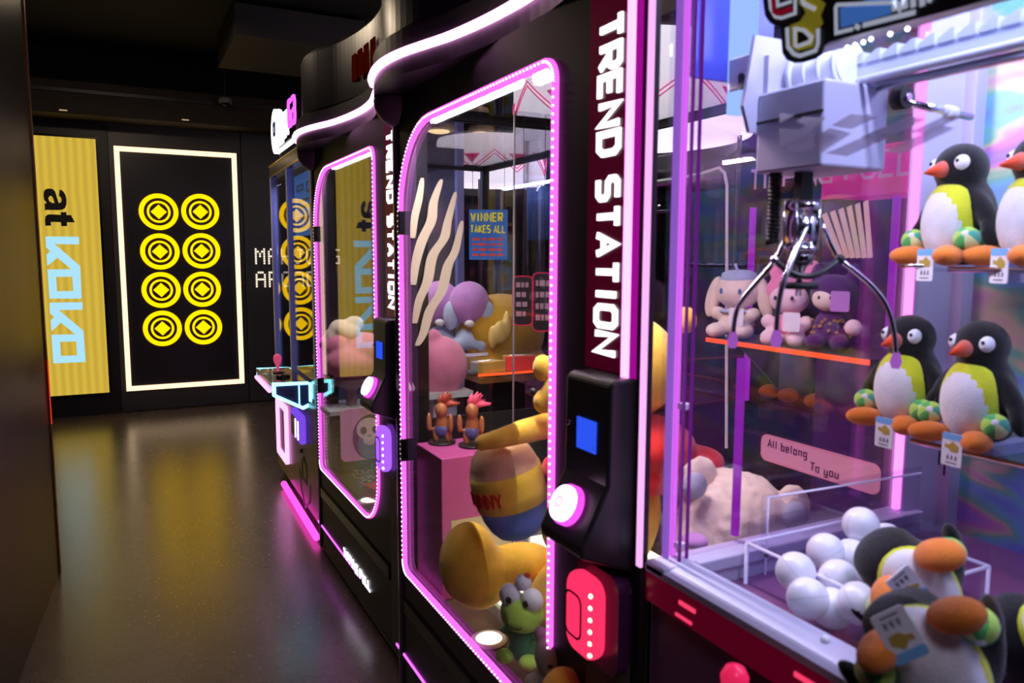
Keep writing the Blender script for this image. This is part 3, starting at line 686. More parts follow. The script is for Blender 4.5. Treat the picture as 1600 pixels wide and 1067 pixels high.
# boxes and packets on the nearer machine's floor
q = on(722, 810, 'Z', .50)
bx = thing('figure_box', 'pale cardboard figure box with a dark hooded print behind the golden foot', 'box', (1.02, 2.22, .446), (0, 0, .35))
obj('carton', B(-.02, .17, -.08, .08, 0, .34), mat('carton_pale', (.62, .5, .48), .35), bx, bevel=.003)
obj('carton_top', B(-.021, .171, -.081, .081, .30, .342), mat('carton_magenta', (.65, .12, .5), .35), bx)
bm = prism(bmn(), [(-.0, .02), (.15, .02), (.155, .09), (.12, .15), (.10, .17), (.06, .17), (.03, .12)], *py_(-.083, -.0805)); obj('print_cloak', bm, mat('print_black', (.03, .025, .03), .3), bx)
bm = prism(bmn(), [(.055, .17), (.10, .17), (.125, .215), (.12, .26), (.085, .27), (.06, .24)], *py_(-.083, -.0805)); obj('print_head', bm, mat('print_orange', (.75, .22, .08), .3), bx)
for k, (px0, py0, sx, sy, sz, rz, a, b, lb) in enumerate([(700, 800, .16, .12, .03, .2, BLP, SLV, 'blue packet lying left of the tall figure box'), (735, 830, .2, .14, .03, .8, DKP, RDP, 'dark red packet lying before the figure box'),
      (775, 855, .2, .14, .04, .3, SLV, DKP, 'silver packet under the plush pot'), (760, 800, .2, .16, .03, 1.2, mat('packet_white', (.8, .8, .8), .3), SLV, 'white packet behind the others in the nearer machine')]):
    q = on(px0, py0, 'Z', .47); packet(q.x, q.y, .446+.0*k, sx, sy, sz, rz, a, b, lb)

# ================================================================== JOYSTICK CLAW MACHINE (farthest of the row)
jm = thing('claw_machine', 'small claw machine with cyan edged joystick desk and lit white topper, farthest in the row', 'claw machine', (.88, 3.98, 0), (0, 0, -.02))
JB = mat('base_pinkish', (.10, .06, .075), .3); JP = mat('pillar_lilac', (.42, .42, .75), .35, emit=(.1, .1, .3), es=.15)
obj('base', B(0, .85, 0, 1.35, .06, .70), JB, jm, bevel=.004)
obj('plinth', B(.03, .8, .03, 1.3, 0, .06), RUB, jm)
obj('header', B(0, .85, 0, 1.35, 2.02, 2.10), mat('header_black', (.02, .018, .02), .25), jm)
for z in (2.022, 2.09): obj('header_trim', B(-.006, 0, 0, 1.35, z, z+.008), mat('brass', (.5, .33, .1), .25, 1), jm)
for (x, y) in ((.0, .0), (.0, .70), (.0, 1.31), (.81, 0), (.81, 1.31)): obj('pillar', B(x, x+.04, y, y+.04, .70, 2.02), JP, jm)
obj('front_glass', B(.015, .021, .04, 1.31, .72, 2.0), glass('reflective_glass', (.93, .94, .98), .07), jm)
obj('side_glass', B(.04, .81, 1.325, 1.331, .72, 2.0), GLASS, jm)
obj('side_glass', B(.04, .81, .015, .021, .72, 2.0), GLASS, jm)
obj('rear_panel', B(.83, .85, .04, 1.31, .70, 2.02), mat('blue_print', (.02, .03, .09), .3), jm)
obj('playfield', B(.04, .81, .04, 1.31, .70, .72), mat('playfield', (.03, .03, .08), .3), jm)
obj('inner_poster', B(.06, .065, .15, .80, 1.62, 1.98), mat('poster_blue', (.25, .5, .9), .4, emit=(.1, .3, .8), es=.5), jm)
bm = bmn(); 
for (y, z, w_, h_) in ((.55, 1.66, .2, .07), (.8, 1.66, .26, .07), (.62, 1.78, .35, .05), (.6, 1.86, .15, .06), (.85, 1.88, .2, .04)):
    f0, f1 = px_(.054, .06); y -= .35; z += .0; b = plate_hole([(y, z), (y+w_, z), (y+w_, z+h_), (y, z+h_)], [[(y+.012, z+.012), (y+w_-.012, z+.012), (y+w_-.012, z+h_-.012), (y+.012, z+h_-.012)]], f0, f1)
    me_ = bpy.data.meshes.new('t'); b.to_mesh(me_); b.free(); bm.from_mesh(me_)
obj('poster_outlines', bm, PAPER, jm)
# desk
dk = [(-.19, .812), (.0, .812), (.0, .665), (-.05, .665), (-.19, .745)]
obj('desk', prism(bmn(), dk, *py_(.235, .82)), mat('desk_gloss', (.05, .02, .03), .12, coat=.5), jm, bevel=.003)
obj('desk_edge', B(-.196, -.188, .25, .81, .795, .815), mat('desk_brass', (.45, .28, .12), .25, .9), jm)
def offp(p, k): 
    c = (sum(q[0] for q in p)/len(p), sum(q[1] for q in p)/len(p)); return [(c[0]+(x-c[0])*k, c[1]+(z-c[1])*k) for x, z in p]
dke = [(-.19, .815), (.0, .81), (.02, .80), (.02, .675), (-.03, .655), (-.19, .742)]
obj('cyan_outline', plate_hole(dke, [[(-.172, .798), (.004, .795), (.004, .69), (-.03, .675), (-.172, .752)]], *py_(.205, .235)), CYAN, jm, bevel=.004)
obj('end_cap', prism(bmn(), [(-.172, .798), (.004, .795), (.004, .69), (-.03, .675), (-.172, .752)], *py_(.215, .235)), mat('cap_indigo', (.05, .04, .12), .3), jm)
obj('cyan_bar', B(-.052, -.046, .206, .214, .685, .797), CYAN, jm)
obj('cyan_outline', plate_hole(dke, [offp(dke, .86)], *py_(.82, .84)), CYAN, jm)
obj('pink_tube', tube(bmn(), [(-.197, .27, .765), (-.197, .80, .765)], .012), PINKH, jm)
js = bpy.data.objects.new('joystick', None); COL.objects.link(js); js.parent = jm; js.location = (-.10, .60, .812)
RJ = mat('joy_pink', (.9, .15, .3), .2, emit=(1, .1, .25), es=.5)
obj('shaft', cyl(bmn(), (0, 0, .03), (0, 0, 1), .009, .06, 14), RJ, js)
obj('knob', lathe(bmn(), [(.001, .045), (.014, .05), (.022, .072), (.024, .09), (.019, .106), (.008, .114), (.001, .115)], n=20), RJ, js)
obj('base_disc', lathe(bmn(), [(.03, 0), (.028, .006), (.012, .01), (.001, .01)], n=20), BLACK, js)
pbn = obj('push_button', lathe(bmn(), [(.04, .0), (.038, .012), (.026, .016), (.001, .018)], n=24), GLOSSB, jm); pbn.location = (-.10, .42, .812)
for k, yy in enumerate((.70, .66)): obj('desk_marking', prism(bmn(), [(-.17, yy), (-.165, yy+.012), (-.03, yy+.012), (-.03, yy)], *pz_(.8125, .8135)), mat('mark_gold', (.6, .35, .08), .4, emit=(.4, .22, .05), es=.3), jm)
# prize door with pink frame, coin unit
def jl(px, py, X=.875): 
    v = jm.matrix_basis.inverted()@on(px, py, 'X', X+.01); return (v.y, v.z)
P4 = [jl(430, 625), jl(447, 643), jl(449, 733), jl(434, 708)]
P4 = [(P4[0][0], .53), (P4[1][0], .53), (P4[1][0], .17), (P4[0][0], .17)]
yb, ya = P4[0][0], P4[1][0]
fr4 = rrect(ya, yb, .165, .545, .03); fi4 = rrect(ya+.045, yb-.045, .20, .51, .02)
obj('pink_outline', plate_hole(fr4, [fi4], *px_(-.02, 0)), PINKH, jm)
obj('prize_flap', prism(bmn(), rrect(ya+.06, yb-.06, .21, .50, .015), *px_(-.004, 0)), mat('flap_mag', (.35, .08, .3), .35), jm)
for k in range(3): obj('flap_mark', B(-.006, -.004, ya+.10, ya+.15+.02*k, .30+k*.05, .325+k*.05), mat('mark_dark', (.05, .02, .1), .4), jm)
y0c, z1c = jl(470, 645); y1c, z0c = jl(448, 680)
VIO = glow('coin_violet', (.22, .08, .9), .9)
obj('coin_housing', prism(bmn(), rrect(.30, .62, .43, .60, .03), *px_(-.03, 0)), VIO, jm, bevel=.008)
obj('coin_screen', prism(bmn(), rrect(.475, .585, .445, .565, .008), *px_(-.034, -.03)), GLOSSB, jm)
for y in (.44, .36): obj('coin_light', B(-.037, -.031, y, y+.012, .45, .56), glow('coin_pinkwhite', (1, .6, 1), 4), jm)
obj('lock', cyl(bmn(), (-.003, .46, .36), (1, 0, 0), .012, .01, 14), RUB, jm)
M = frame((-.0015, .52, .14), (0, -1, 0), (0, 0, 1))
bm = bmn()
for pl in ([(0, .1), (.02, -.02), (.14, -.10), (.28, -.02), (.30, .08)], [(.07, .06), (.07, .17), (.20, .17), (.20, .06), None], [(.10, .17), (.12, .21)], [(.16, .17), (.15, .21)]): stroke2(bm, pl, .016, M, .001)
obj('base_emblem', bm, mat('emblem_dark', (.02, .03, .04), .4), jm)
obj('under_glow', tube(bmn(), [(-.035, -.10, .03), (-.03, .95, .03)], .020, n=8), glow('under_pink', (1, .06, .55), 2.3), jm)
# topper
def jt(px, py): 
    v = jm.matrix_basis.inverted()@on(px, py, 'X', .90); return (v.y, v.z)
TW = glow('topper_white', (.95, .97, 1), 2.5)
c = jt(434, 206); cyy, czz = c
rz_ = .135; ry_ = .13
obj('round_badge', prism(bmn(), [(cyy+ry_*math.cos(a), czz+rz_*math.sin(a)) for a in [2*PI*k/32 for k in range(32)]], *px_(-.02, .02)), TW, jm)
obj('badge_symbol', plate_hole(rrect(cyy-.045, cyy+.035, czz-.03, czz+.055, .01), [rrect(cyy-.02, cyy+.01, czz-.01, czz+.03, .005)], *px_(-.024, -.02)), mat('sym_dark', (.01, .03, .1), .4), jm)
arc = [(0, cyy-.06-.15*math.cos(a)*.6, czz+.12*math.sin(a)) for a in [PI*.05+k*PI*.09 for k in range(6)]]
obj('badge_arc', tube(bmn(), arc, .009), TW, jm)
yL = jt(444, 200)[0]; zz = czz-.085
M = frame((-.02, yL, czz-.085), (0, -1, 0), (0, 0, 1))
letters('MASTER'[2:], M, .058, .125, .082, .018, .012, TW, jm)
y6 = jt(462, 200)[0]
M = frame((-.02, y6, czz-.05), (0, -1, 0), (0, 0, 1))
letters('63', M, .075, .13, .115, .022, .012, glow('topper_magenta', (.95, .08, 1), 2.2), jm)
obj('sign_rail', B(-.01, .02, jt(474, 200)[0], jt(436, 200)[0], czz-.125, czz-.105), LILACD, jm)
obj('sign_tube', tube(bmn(), [(-.015, jt(474, 200)[0], czz-.135), (-.015, jt(438, 200)[0], czz-.135)], .012), TW, jm)
for y in (.3, .9): obj('sign_post', B(0, .02, y, y+.02, 2.10, 2.16), BLACK, jm)
# controls mirrored in its case are real reflections

# ================================================================== FOREGROUND CLAW MACHINE
cmx = thing('claw_machine', 'lilac lit claw machine in the right foreground full of penguin plushes', 'claw machine', (.80, -.15, 0))
YE = 1.036
def W(name, bm, mt, root=None, **k): return wobj(name, bm, mt, root or cmx, **k)
W('base', prism(bmn(), [(.815, 0), (1.62, 0), (1.62, .925), (.815, .925)], *py_(-.15, YE)), mat('base_plum', (.22, .08, .19), .4), bevel=.003)
W('plinth', B(.83, 1.6, -.12, YE-.02, .0, .01), RUB)
W('red_band', B(.803, .815, -.15, YE, .895, .95), mat('band_red', (.10, .004, .012), .2, emit=(.25, 0, .03), es=.25))
for (y, w_) in ((.905, .04), (.655, .045)):
    W('band_light', B(.8005, .803, y, y+w_, .925, .932), glow('band_pink', (1, .05, .15), 1.0)); W('band_light', B(.8005, .803, y+.008, y+w_+.008, .902, .907), glow('band_pink', (1, .05, .15), 1.0))
W('ledge', prism(bmn(), [(.80, .95), (.80, .962), (.86, .975), (.865, .970), (.865, .94)], *py_(-.15, YE)), LILAC)
W('ledge', B(.80, 1.47, .985, YE, .95, .970), LILAC, bevel=.004)
W('side_wall', B(.865, 1.47, .975, .985, .70, .955), LILAC)
W('side_lip', B(.865, 1.47, .968, .985, .952, .975), LILAC, bevel=.003)
for x in (1.02, 1.16, 1.33): W('screw', cyl(bmn(), (x, .966, .962), (0, 1, 0), .004, .004, 10), RUB)
W('inner_floor', B(.865, 1.55, -.12, .985, .76, .77), mat('floor_lilac', (.42, .4, .62), .3))
W('front_inner', B(.855, .865, -.15, .985, .70, .955), LILAC)
W('vent', B(1.03, 1.075, .972, .9755, .80, .87), RUB)
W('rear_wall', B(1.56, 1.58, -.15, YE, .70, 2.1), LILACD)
W('rear_post', prism(bmn(), [(1.44, 1.03), (1.56, 1.03), (1.56, .945), (1.51, .945), (1.51, .97), (1.44, 1.0)], *pz_(.76, 2.1)), LILAC, bevel=.003)
for z in (1.08, 1.10): W('post_slot', B(1.508, 1.511, .955+(z-1.08)*.6, .958+(z-1.08)*.6, z-.03, z), RUB)
# iridescent film
hf = bpy.data.materials.new('iridescent_film'); hf.use_nodes = True; nt = hf.node_tree; p = nt.nodes['Principled BSDF']; N = nt.nodes.new; Lk = nt.links.new
tc = N('ShaderNodeTexCoord'); mp = N('ShaderNodeMapping'); mp.inputs['Scale'].default_value = (1, 1.0, 3.0); mp.inputs['Rotation'].default_value = (.5, 0, 0)
nz = N('ShaderNodeTexNoise'); nz.inputs['Scale'].default_value = 2.2; nz.inputs['Detail'].default_value = 2; nz.inputs['Distortion'].default_value = 1.2
cr = N('ShaderNodeValToRGB'); els = [(.22, (.30, .28, .62)), (.36, (.06, .12, .75)), (.43, (.02, .5, .62)), (.48, (.05, .6, .15)), (.52, (.7, .62, .15)), (.57, (.8, .15, .4)), (.64, (.4, .08, .75)), (.76, (.40, .40, .7))]
while len(cr.color_ramp.elements) < len(els): cr.color_ramp.elements.new(.5)
for e, (q, c) in zip(cr.color_ramp.elements, els): e.position = q; e.color = (*[.62*x+.38*y for x, y in zip(c, (.5, .5, .74))], 1)
Lk(tc.outputs['Object'], mp.inputs[0]); Lk(mp.outputs[0], nz.inputs['Vector']); Lk(nz.outputs['Fac'], cr.inputs[0]); Lk(cr.outputs[0], p.inputs['Base Color'])
p.inputs['Roughness'].default_value = .35; p.inputs['Metallic'].default_value = .2
W('film_panel', B(1.545, 1.56, -.12, .945, .72, 2.05), hf)
# corner tubes and panes
W('side_glass', B(.84, 1.44, 1.012, 1.018, .97, 2.12), MAGG)
W('front_glass', B(.812, .818, -.15, 1.02, .972, 2.12), glass('front_glass0', (.97, .97, .99), .025))
for (px_x, mt, wd) in ((1010, glow('edge_pink', (1, .45, .95), 1.15), .0055), (1052, glow('edge_violet', (.38, .14, .75), .75), .007), (1062, glow('edge_magenta', (.80, .16, 1), 1.05), .008)):
    v = on(px_x, 500, 'Y', 1.02); 
    W('lit_corner_edge', B(v.x-wd/2, v.x+wd/2, 1.018, 1.030, .965, 2.12), mt)
for x in (.842, .858): W('dim_inner_edge', B(x, x+.004, .995, 1.0, .97, 2.12), glow('edge_dim', (.22, .02, .35), .6))
for z in (.99, 1.24): W('glass_clip', B(.846, .862, 1.0, 1.016, z, z+.010), WHITEP)
W('rear_corner_led', B(1.425, 1.437, 1.0, 1.012, .975, 2.12), glow('led_rear_pink', (1, .22, .85), 2.2))
vt = on(1160, 560, 'Y', 1.03); W('violet_tube', tube(bmn(), [(vt.x, 1.032, .98), (vt.x, 1.032, vt.z)], .008), glow('violet_tube', (.32, .02, .48), .9))
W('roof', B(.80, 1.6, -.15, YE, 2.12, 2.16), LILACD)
# blue lit panel at upper left, motor
W('blue_panel', B(.845, 1.02, 1.0, 1.008, 1.795, 2.12), mat('blue_panel_mat', (.05, .06, .42), .3, emit=(.03, .03, .3), es=.45))
W('blue_light', B(.918, .945, .96, .999, 1.74, 2.12), glow('blue_white', (.32, .50, 1), 1.2))
W('corner_block', B(.915, .95, .945, .995, 1.775, 1.83), WHITEP, bevel=.004)
v = at(1168, 128, 1.24)
W('motor', cyl(bmn(), v, (1, -.2, 0), .013, .028, 20), RUB)
# top beam with lettering and light dots (runs along the front)
def fx(px, py, X=.805): return on(px, py, 'X', X)
W('front_beam', prism(bmn(), [(.825, 1.775), (.825, 1.80), (.86, 1.80), (.86, 1.775)], *py_(-.15, .76)), WHITEP, bevel=.004)
for q in ((1324, 74), (1336, 70), (1349, 66), (1391, 53), (1361, 61), (1418, 45)):
    v = on(q[0], q[1], 'X', .823); W('beam_light', ell(bmn(), v, .0026, u=10, v=8), glow('beam_dot', (.9, .95, 1), 5))
SK = glass('sky_acrylic', (.62, .75, 1), .04, body=(.45, .6, .95), bf=.45)
W('header_panel', B(.822, .828, -.15, .745, 1.80, 2.12), SK)
W('header_light', B(.84, .86, -.1, .74, 2.0, 2.10), glow('header_blue', (.45, .65, 1), 1.6))
# bubble lettering on the header
def dec(pts, name, mt, X0, holes=()):
    cv = lambda q: ((lambda v: (v.y, v.z))(on(q[0], q[1], 'X', X0)))
    W(name, plate_hole([cv(q) for q in pts], [[cv(q) for q in h] for h in holes], *px_(X0, X0+.0012)), mt)
sl = 5.333
Z = lambda pts: kz(pts, 1180, 0, sl)
BK = mat('decal_black', (.012, .012, .016), .4); GD = mat('decal_gold', (.62, .52, .02), .4, emit=(.3, .25, .02), es=.35); RD = mat('decal_red', (.6, .01, .03), .4, emit=(.3, 0, .02), es=.4)
WH = mat('decal_white', (.8, .84, .92), .4, emit=(.6, .65, .8), es=.45); BU = mat('decal_blue', (.08, .25, .75), .4, emit=(.06, .2, .6), es=.5)
dec(Z([(60, -60), (68, 40), (80, 130), (120, 190), (170, 215), (210, 215), (218, 330), (225, 440), (262, 500), (330, 525), (400, 520), (500, 490), (555, 450), (575, 380), (610, 350), (1600, 90), (2400, -130), (2400, -200), (60, -200)]), 'header_lettering_back', BK, .8200)
def strk(pts, name, mt, t, X0):
    P = [None if q is None else (lambda v: (v.y, v.z))(on(1180+q[0]/sl, q[1]/sl, 'X', X0)) for q in pts]
    bm = bmn(); M = frame((X0, 0, 0), (0, 1, 0), (0, 0, 1)); stroke2(bm, P, t, M, .0012); W(name, bm, mt)
dec(Z([(370, -60), (360, 30), (400, 60), (420, 110), (370, 180), (290, 210), (300, 380), (350, 425), (480, 390), (495, 280), (560, 190), (540, 130), (580, 30), (500, -40)]), 'header_letter', GD, .8185)
strk([(115, -40), (125, 70), (165, 140), (215, 150), (330, 110), (330, -40)], 'header_letter', WH, .0042, .817)
strk([(145, -40), (155, 90), (185, 110), (300, 70)], 'header_letter', RD, .0065, .8165)
strk([(180, -40), (185, 50), (300, 10)], 'header_letter', WH, .004, .816)
strk([(380, -40), (400, 30), (495, 75)], 'header_letter', WH, .005, .816)
strk([(262, 230), (270, 390), (320, 450), (370, 465), (500, 420), (520, 360), (520, 240)], 'header_letter', WH, .0052, .8165)
strk([(325, 240), (330, 380), (350, 385), (450, 350), (465, 310), (400, 250), (345, 240), None], 'header_letter', WH, .0045, .816)
dec(Z([(350, 262), (352, 365), (430, 335), (438, 310), (395, 268)]), 'header_letter_hole', BK, .8158)
dec(Z([(705, 70), (712, 232), (1125, 115), (1125, -60)]), 'header_block', BU, .8185)
strk([(1130, 20), (680, 40), (668, 60), (672, 275), (810, 240)], 'header_outline', WH, .0045, .817)
strk([(895, 210), (1330, 100)], 'header_outline', WH, .0055, .817)
strk([(830, 215), (865, 232)], 'header_outline', WH, .0055, .817)
for a in ([(1150, -40), (1158, 90)], [(1158, 0), (1200, 70), (1240, -20)], [(1240, -40), (1248, 70)], [(1310, -40), (1315, 60)], [(1390, 50), (1385, -40), (1465, -60)], [(1440, 20), (1470, -60)]): strk(a, 'header_letter', WH, .006, .817)

# gantry, carriage and claw
g = thing('claw_carriage', 'lilac claw carriage box riding on white toothed rails', 'carriage', (.98, .86, 1.62))
cx0 = on(1305, 258, 'Y', .795)
x0, y0 = .915, .795
W('carriage_box', B(x0, 1.055, y0, .925, 1.635, 1.76), LILAC, g, bevel=.004)
W('box_seam', B(x0-.001, x0, y0, .925, 1.712, 1.716), RUB, g)
W('bracket', prism(bmn(), [(.945, 1.70), (.975, 1.85), (.905, 1.85), (.885, 1.74), (.90, 1.70)], *py_(.925, .932)), LILAC, g)
W('bracket', prism(bmn(), [(.925, 1.76), (1.05, 1.76), (1.05, 1.83), (.925, 1.82)], *py_(.915, .925)), LILAC, g)
W('spool', cyl(bmn(), (.985, .86, 1.79), (0, 1, 0), .03, .10, 24), WHITEP, g)
for k in range(4): W('spool_flange', cyl(bmn(), (.985, .815+k*.028, 1.79), (0, 1, 0), .036, .005, 28), WHITEP, g)
W('wheel', cyl(bmn(), (1.078, .79, 1.745), (0, 1, .0), .017, .02, 22), RUB, g); W('wheel_hub', cyl(bmn(), (1.078, .778, 1.745), (0, 1, 0), .006, .004, 14), CHROME, g)
W('axle', cyl(bmn(), (1.16, .785, 1.735), (1, 0, -.05), .006, .17, 14), CHROME, g)
W('axle_collar', cyl(bmn(), (1.19, .785, 1.733), (1, 0, -.05), .011, .02, 14), WHITEP, g)
gr = thing('gantry_rail', 'white toothed cable chain over two polished rods along the machine top', 'rail', (1.05, .5, 1.8))
v = on(1332, 112, 'X', 1.03)
CHN = mat('chain_plastic', (.5, .53, .66), .4); W('chain_body', B(1.00, 1.045, -.15, .83, v.z-.02, v.z+.0), CHN, gr)
for k in range(34):
    y = .80-k*.028; W('chain_link', prism(bmn(), [(y, v.z), (y+.023, v.z), (y+.023, v.z+.006), (y+.006, v.z+.016), (y, v.z+.016)], *px_(.998, 1.047)), CHN, gr)
v2 = on(1450, 118, 'X', 1.03); W('chrome_rod', cyl(bmn(), (1.03, .30, v2.z), (0, 1, 0), .007, 1.0, 16), CHROME, gr)
v3 = on(1400, 112, 'X', .99); W('lower_rod', cyl(bmn(), (.99, .30, v3.z), (0, 1, 0), .005, 1.0, 16), WHITEP, gr)
W('wire_bundle', tube(bmn(), [on(1452, 50, 'X', 1.1), on(1450, 62, 'X', 1.1), on(1436, 80, 'X', 1.1)], .006), mat('wires', (.55, .35, .25), .5), gr)
W('rail_mount', B(1.0, 1.05, -.15, -.10, 1.7, 2.12), WHITEP, gr)
cw = thing('claw', 'chrome three-armed claw with purple tips hanging from the carriage', 'claw', (.962, .868, 1.55))
cx, cy = .962, .868
for (r_, z0, z1, m_) in ((.027, 1.575, 1.59, CHROME), (.024, 1.52, 1.575, CHROME), (.026, 1.512, 1.52, CHROME), (.019, 1.49, 1.512, mat('hub_dark', (.25, .25, .28), .15, 1))):
    W('hub', cyl(bmn(), (cx, cy, (z0+z1)/2), (0, 0, 1), r_, z1-z0, 28), m_, cw)
for k in range(4): a = k*PI/2+.4; W('hub_rod', cyl(bmn(), (cx+.026*math.cos(a), cy+.026*math.sin(a), 1.552), (0, 0, 1), .003, .08, 10), CHROME, cw)
W('cable', B(cx-.012, cx+.012, cy-.008, cy+.008, 1.59, 1.64), RUB, cw)
W('coiled_cable', tube(bmn(), [(cx-.03+.008*math.cos(t*1.3), cy+.03+.008*math.sin(t*1.3), 1.64-t*.0013) for t in range(90)], .0035, n=6), RUB, cw)
W('centre_rod', cyl(bmn(), (cx, cy, 1.475), (0, 0, 1), .005, .07, 12), CHROME, cw)
W('ring_plate', lathe(bmn(), [(.012, 1.452), (.03, 1.452), (.03, 1.462), (.012, 1.462)], (cx, cy, 0)), RUB, cw)
ringp = [at(1208+104*k/12, 405+27*math.sin(PI*k/12), 1.2-.02*math.sin(PI*k/12)) for k in range(13)]
W('curved_yoke', tube(bmn(), ringp, .0048), mat('yoke_dark', (.06, .06, .06), .3, .6), cw)
def arm(pts, d, nm='arm', tip=True):
    P = [at(a, b, d+dd) for a, b, dd in pts]; P = smoothpath([tuple(q) for q in P], 5)
    o = W(nm, tube(bmn(), P, .0042, n=10), CHROME, cw)
    if tip:
        e = wobj('tip', tube(bmn(), [P[-1]+Vector((0, 0, .012)), P[-1]-Vector((0, 0, .004)), P[-1]-Vector((0, 0, .014))], [.005, .009, .006]), glow('tip_purple', (.42, .12, .6), .8), o)
        e.parent = o; e.matrix_parent_inverse = (cw.matrix_basis).inverted()@Matrix.Identity(4); e.matrix_parent_inverse = Matrix.Identity(4)
    return o
arm([(1237, 350, 0), (1212, 405, .0), (1165, 462, .01), (1150, 490, .02), (1145, 530, .02)], 1.22)
arm([(1262, 350, 0), (1228, 430, -.02), (1216, 480, -.02), (1213, 528, -.02)], 1.18)
arm([(1283, 350, 0), (1310, 405, .0), (1318, 410, 0), (1360, 445, 0), (1385, 478, 0), (1397, 520, 0), (1400, 562, 0)], 1.22)
W('arm_joint', ell(bmn(), at(1211, 407, 1.2), .008), CHROME, cw); W('arm_joint', ell(bmn(), at(1312, 405, 1.2), .008), RUB, cw)

# ---- shelves
sh = {}
for z, zt, lb in ((1.488, 'upper', 'upper'), (1.168, 'lower', 'lower')):
    s_ = thing('glass_shelf', lb+' glass shelf with a steel front rod on the lilac back wall', 'shelf', (1.40, .4, z-.012))
    W('front_rod', cyl(bmn(), (1.30, .37, z-.006), (0, 1, 0), .005, 1.04 if z < 1.3 else .94, 14), CHROME, s_)
    W('pane', B(1.30, 1.545, -.12, .88, z-.010, z-.004), ACRY, s_)
    W('bracket', B(1.40, 1.54, .80, .83, z-.03, z-.010), LILAC, s_)
    sh[lb] = z
W('black_tipped_rod', cyl(bmn(), on(1425, 415, 'X', 1.30), (0, 1, 0), .004, .05, 12), CHROME, cmx)

# ---- penguin plushes
def ball(parent, loc, r, name='ball'):
    me_mats = [plush('ball_lime', (.45, .75, .1)), plush('ball_green', (.08, .5, .12)), plush('ball_pale', (.75, .82, .35)), plush('ball_teal', (.08, .45, .3))]
    bm = bmn(); bmesh.ops.create_uvsphere(bm, u_segments=24, v_segments=12, radius=r)
    for f in bm.faces:
        c = f.calc_center_median(); a = (math.atan2(c.y, c.x)+PI)/(2*PI); f.material_index = int(a*6) % 4; f.smooth = True
    o = obj(name, bm, me_mats, parent); o.location = loc; o.rotation_euler = (1.0, .4, .3)
    obj('cap', ell(bmn(), (0, 0, r*.93), (r*.28, r*.28, r*.12), u=12, v=8), PWHT, o); return o
def tagcard(parent, loc, rot):
    t = bpy.data.objects.new('paper_tag', None); COL.objects.link(t); t.parent = parent; t.location = loc; t.rotation_euler = rot
    obj('card', prism(bmn(), rrect(-.019, .019, -.058, 0, .004), *py_(-.0008, .0008)), PAPER, t)
    obj('blue_band', prism(bmn(), rrect(-.019, .019, -.012, 0, .004), *py_(-.0012, -.0008)), mat('tag_blue', (.2, .5, .85), .6), t)
    bm = bmn(); prism(bm, [(-.013, -.026), (-.005, -.028), (0, -.033), (.012, -.032), (.013, -.022), (.006, -.017), (.002, -.013), (-.003, -.018), (-.006, -.021), (-.013, -.019)], *py_(-.0014, -.0008)); obj('gold_emblem', bm, mat('tag_gold', (.5, .36, .06), .5), t)
    bm = bmn()
    for k in range(3):
        x = -.009+k*.0075; box(bm, x, x+.005, -.0014, -.0008, -.043, -.042); box(bm, x+.002, x+.003, -.0014, -.0008, -.046, -.038); box(bm, x, x+.005, -.0014, -.0008, -.0465, -.0455)
    box(bm, -.010, .010, -.0014, -.0008, -.053, -.0515); obj('print', bm, mat('tag_ink', (.05, .05, .06), .6), t)
    return t
def penguin(label, loc, rot, group=None, tagloc=None):
    r = thing('plush_penguin', label, 'plush penguin', loc, rot)
    body = blob('body', [((0, .008, .085), (.062, .055, .085)), ((0, .0, .178), (.047, .046, .046)), ((0, .004, .14), (.042, .04, .03)), ((0, .02, .03), (.05, .045, .03)),
       ((-.064, -.004, .095), (.016, .018, .052), (0, .55, 0)), ((-.083, -.012, .058), (.013, .016, .030), (0, .35, 0)), ((.064, -.004, .095), (.016, .018, .052), (0, -.55, 0)), ((.083, -.012, .058), (.013, .016, .030), (0, -.35, 0))], PBLK, r, vox=.0055, sm=5)
    obj('neck_edge', ell(bmn(), (0, -.0135, .0815), (.0545, .0455, .0765), u=28, v=16), PYEL, r, label='lime yellow edging')
    obj('belly', ell(bmn(), (0, -.0185, .078), (.0512, .0435, .0730), u=28, v=16), PWHT, r, label='white belly')
    obj('beak', cyl(bmn(), (0, -.060, .171), (0, -1, -.18), .0165, .042, 20, r2=.002), PRED, r, label='pointed orange red beak')
    for s in (-1, 1):
        e = obj('cheek_patch', ell(bmn(), (s*.027, -.024, .184), (.0135, .0165, .0155), (0, 0, s*.3), u=18, v=12), PWHT, r, label='white cheek patch')
        obj('eye', ell(bmn(), (s*.030, -.0395, .188), (.0035, .0025, .0035), u=12, v=8), RUB, e)
        f = obj('foot', ell(bmn(), (s*.045, -.060, .018), (.026, .036, .0185), (0, 0, s*.55)), PORG, r)
        ball(r, (s*.062, -.038, .047), .022)
    tagcard(r, tagloc or (.02, -.085, .03), (0, 0, 0))
    return r
def face(px, dep): return None
RZ = -PI/2-.12
p1 = penguin('penguin plush sitting on the upper shelf', (1.385, .885, 1.488), (0, 0, RZ-.1))
p1b = dup(p1); p1b.location = (1.385, .745, 1.488); p1b.rotation_euler = (0, 0, RZ-.2); p1b['label'] = 'penguin plush cut off by the picture edge on the upper shelf'
p2 = dup(p1); p2.location = (1.37, .955, 1.168); p2.rotation_euler = (0, 0, RZ+.1); p2['label'] = 'penguin plush at the left end of the lower shelf, arm over the shelf end'
p3 = dup(p1); p3.location = (1.36, .81, 1.168); p3.rotation_euler = (0, 0, RZ+.05); p3['label'] = 'penguin plush on the lower shelf by the right picture edge'
for q in (p1, p1b, p2, p3): q['group'] = 'penguin plushes in the lilac machine'
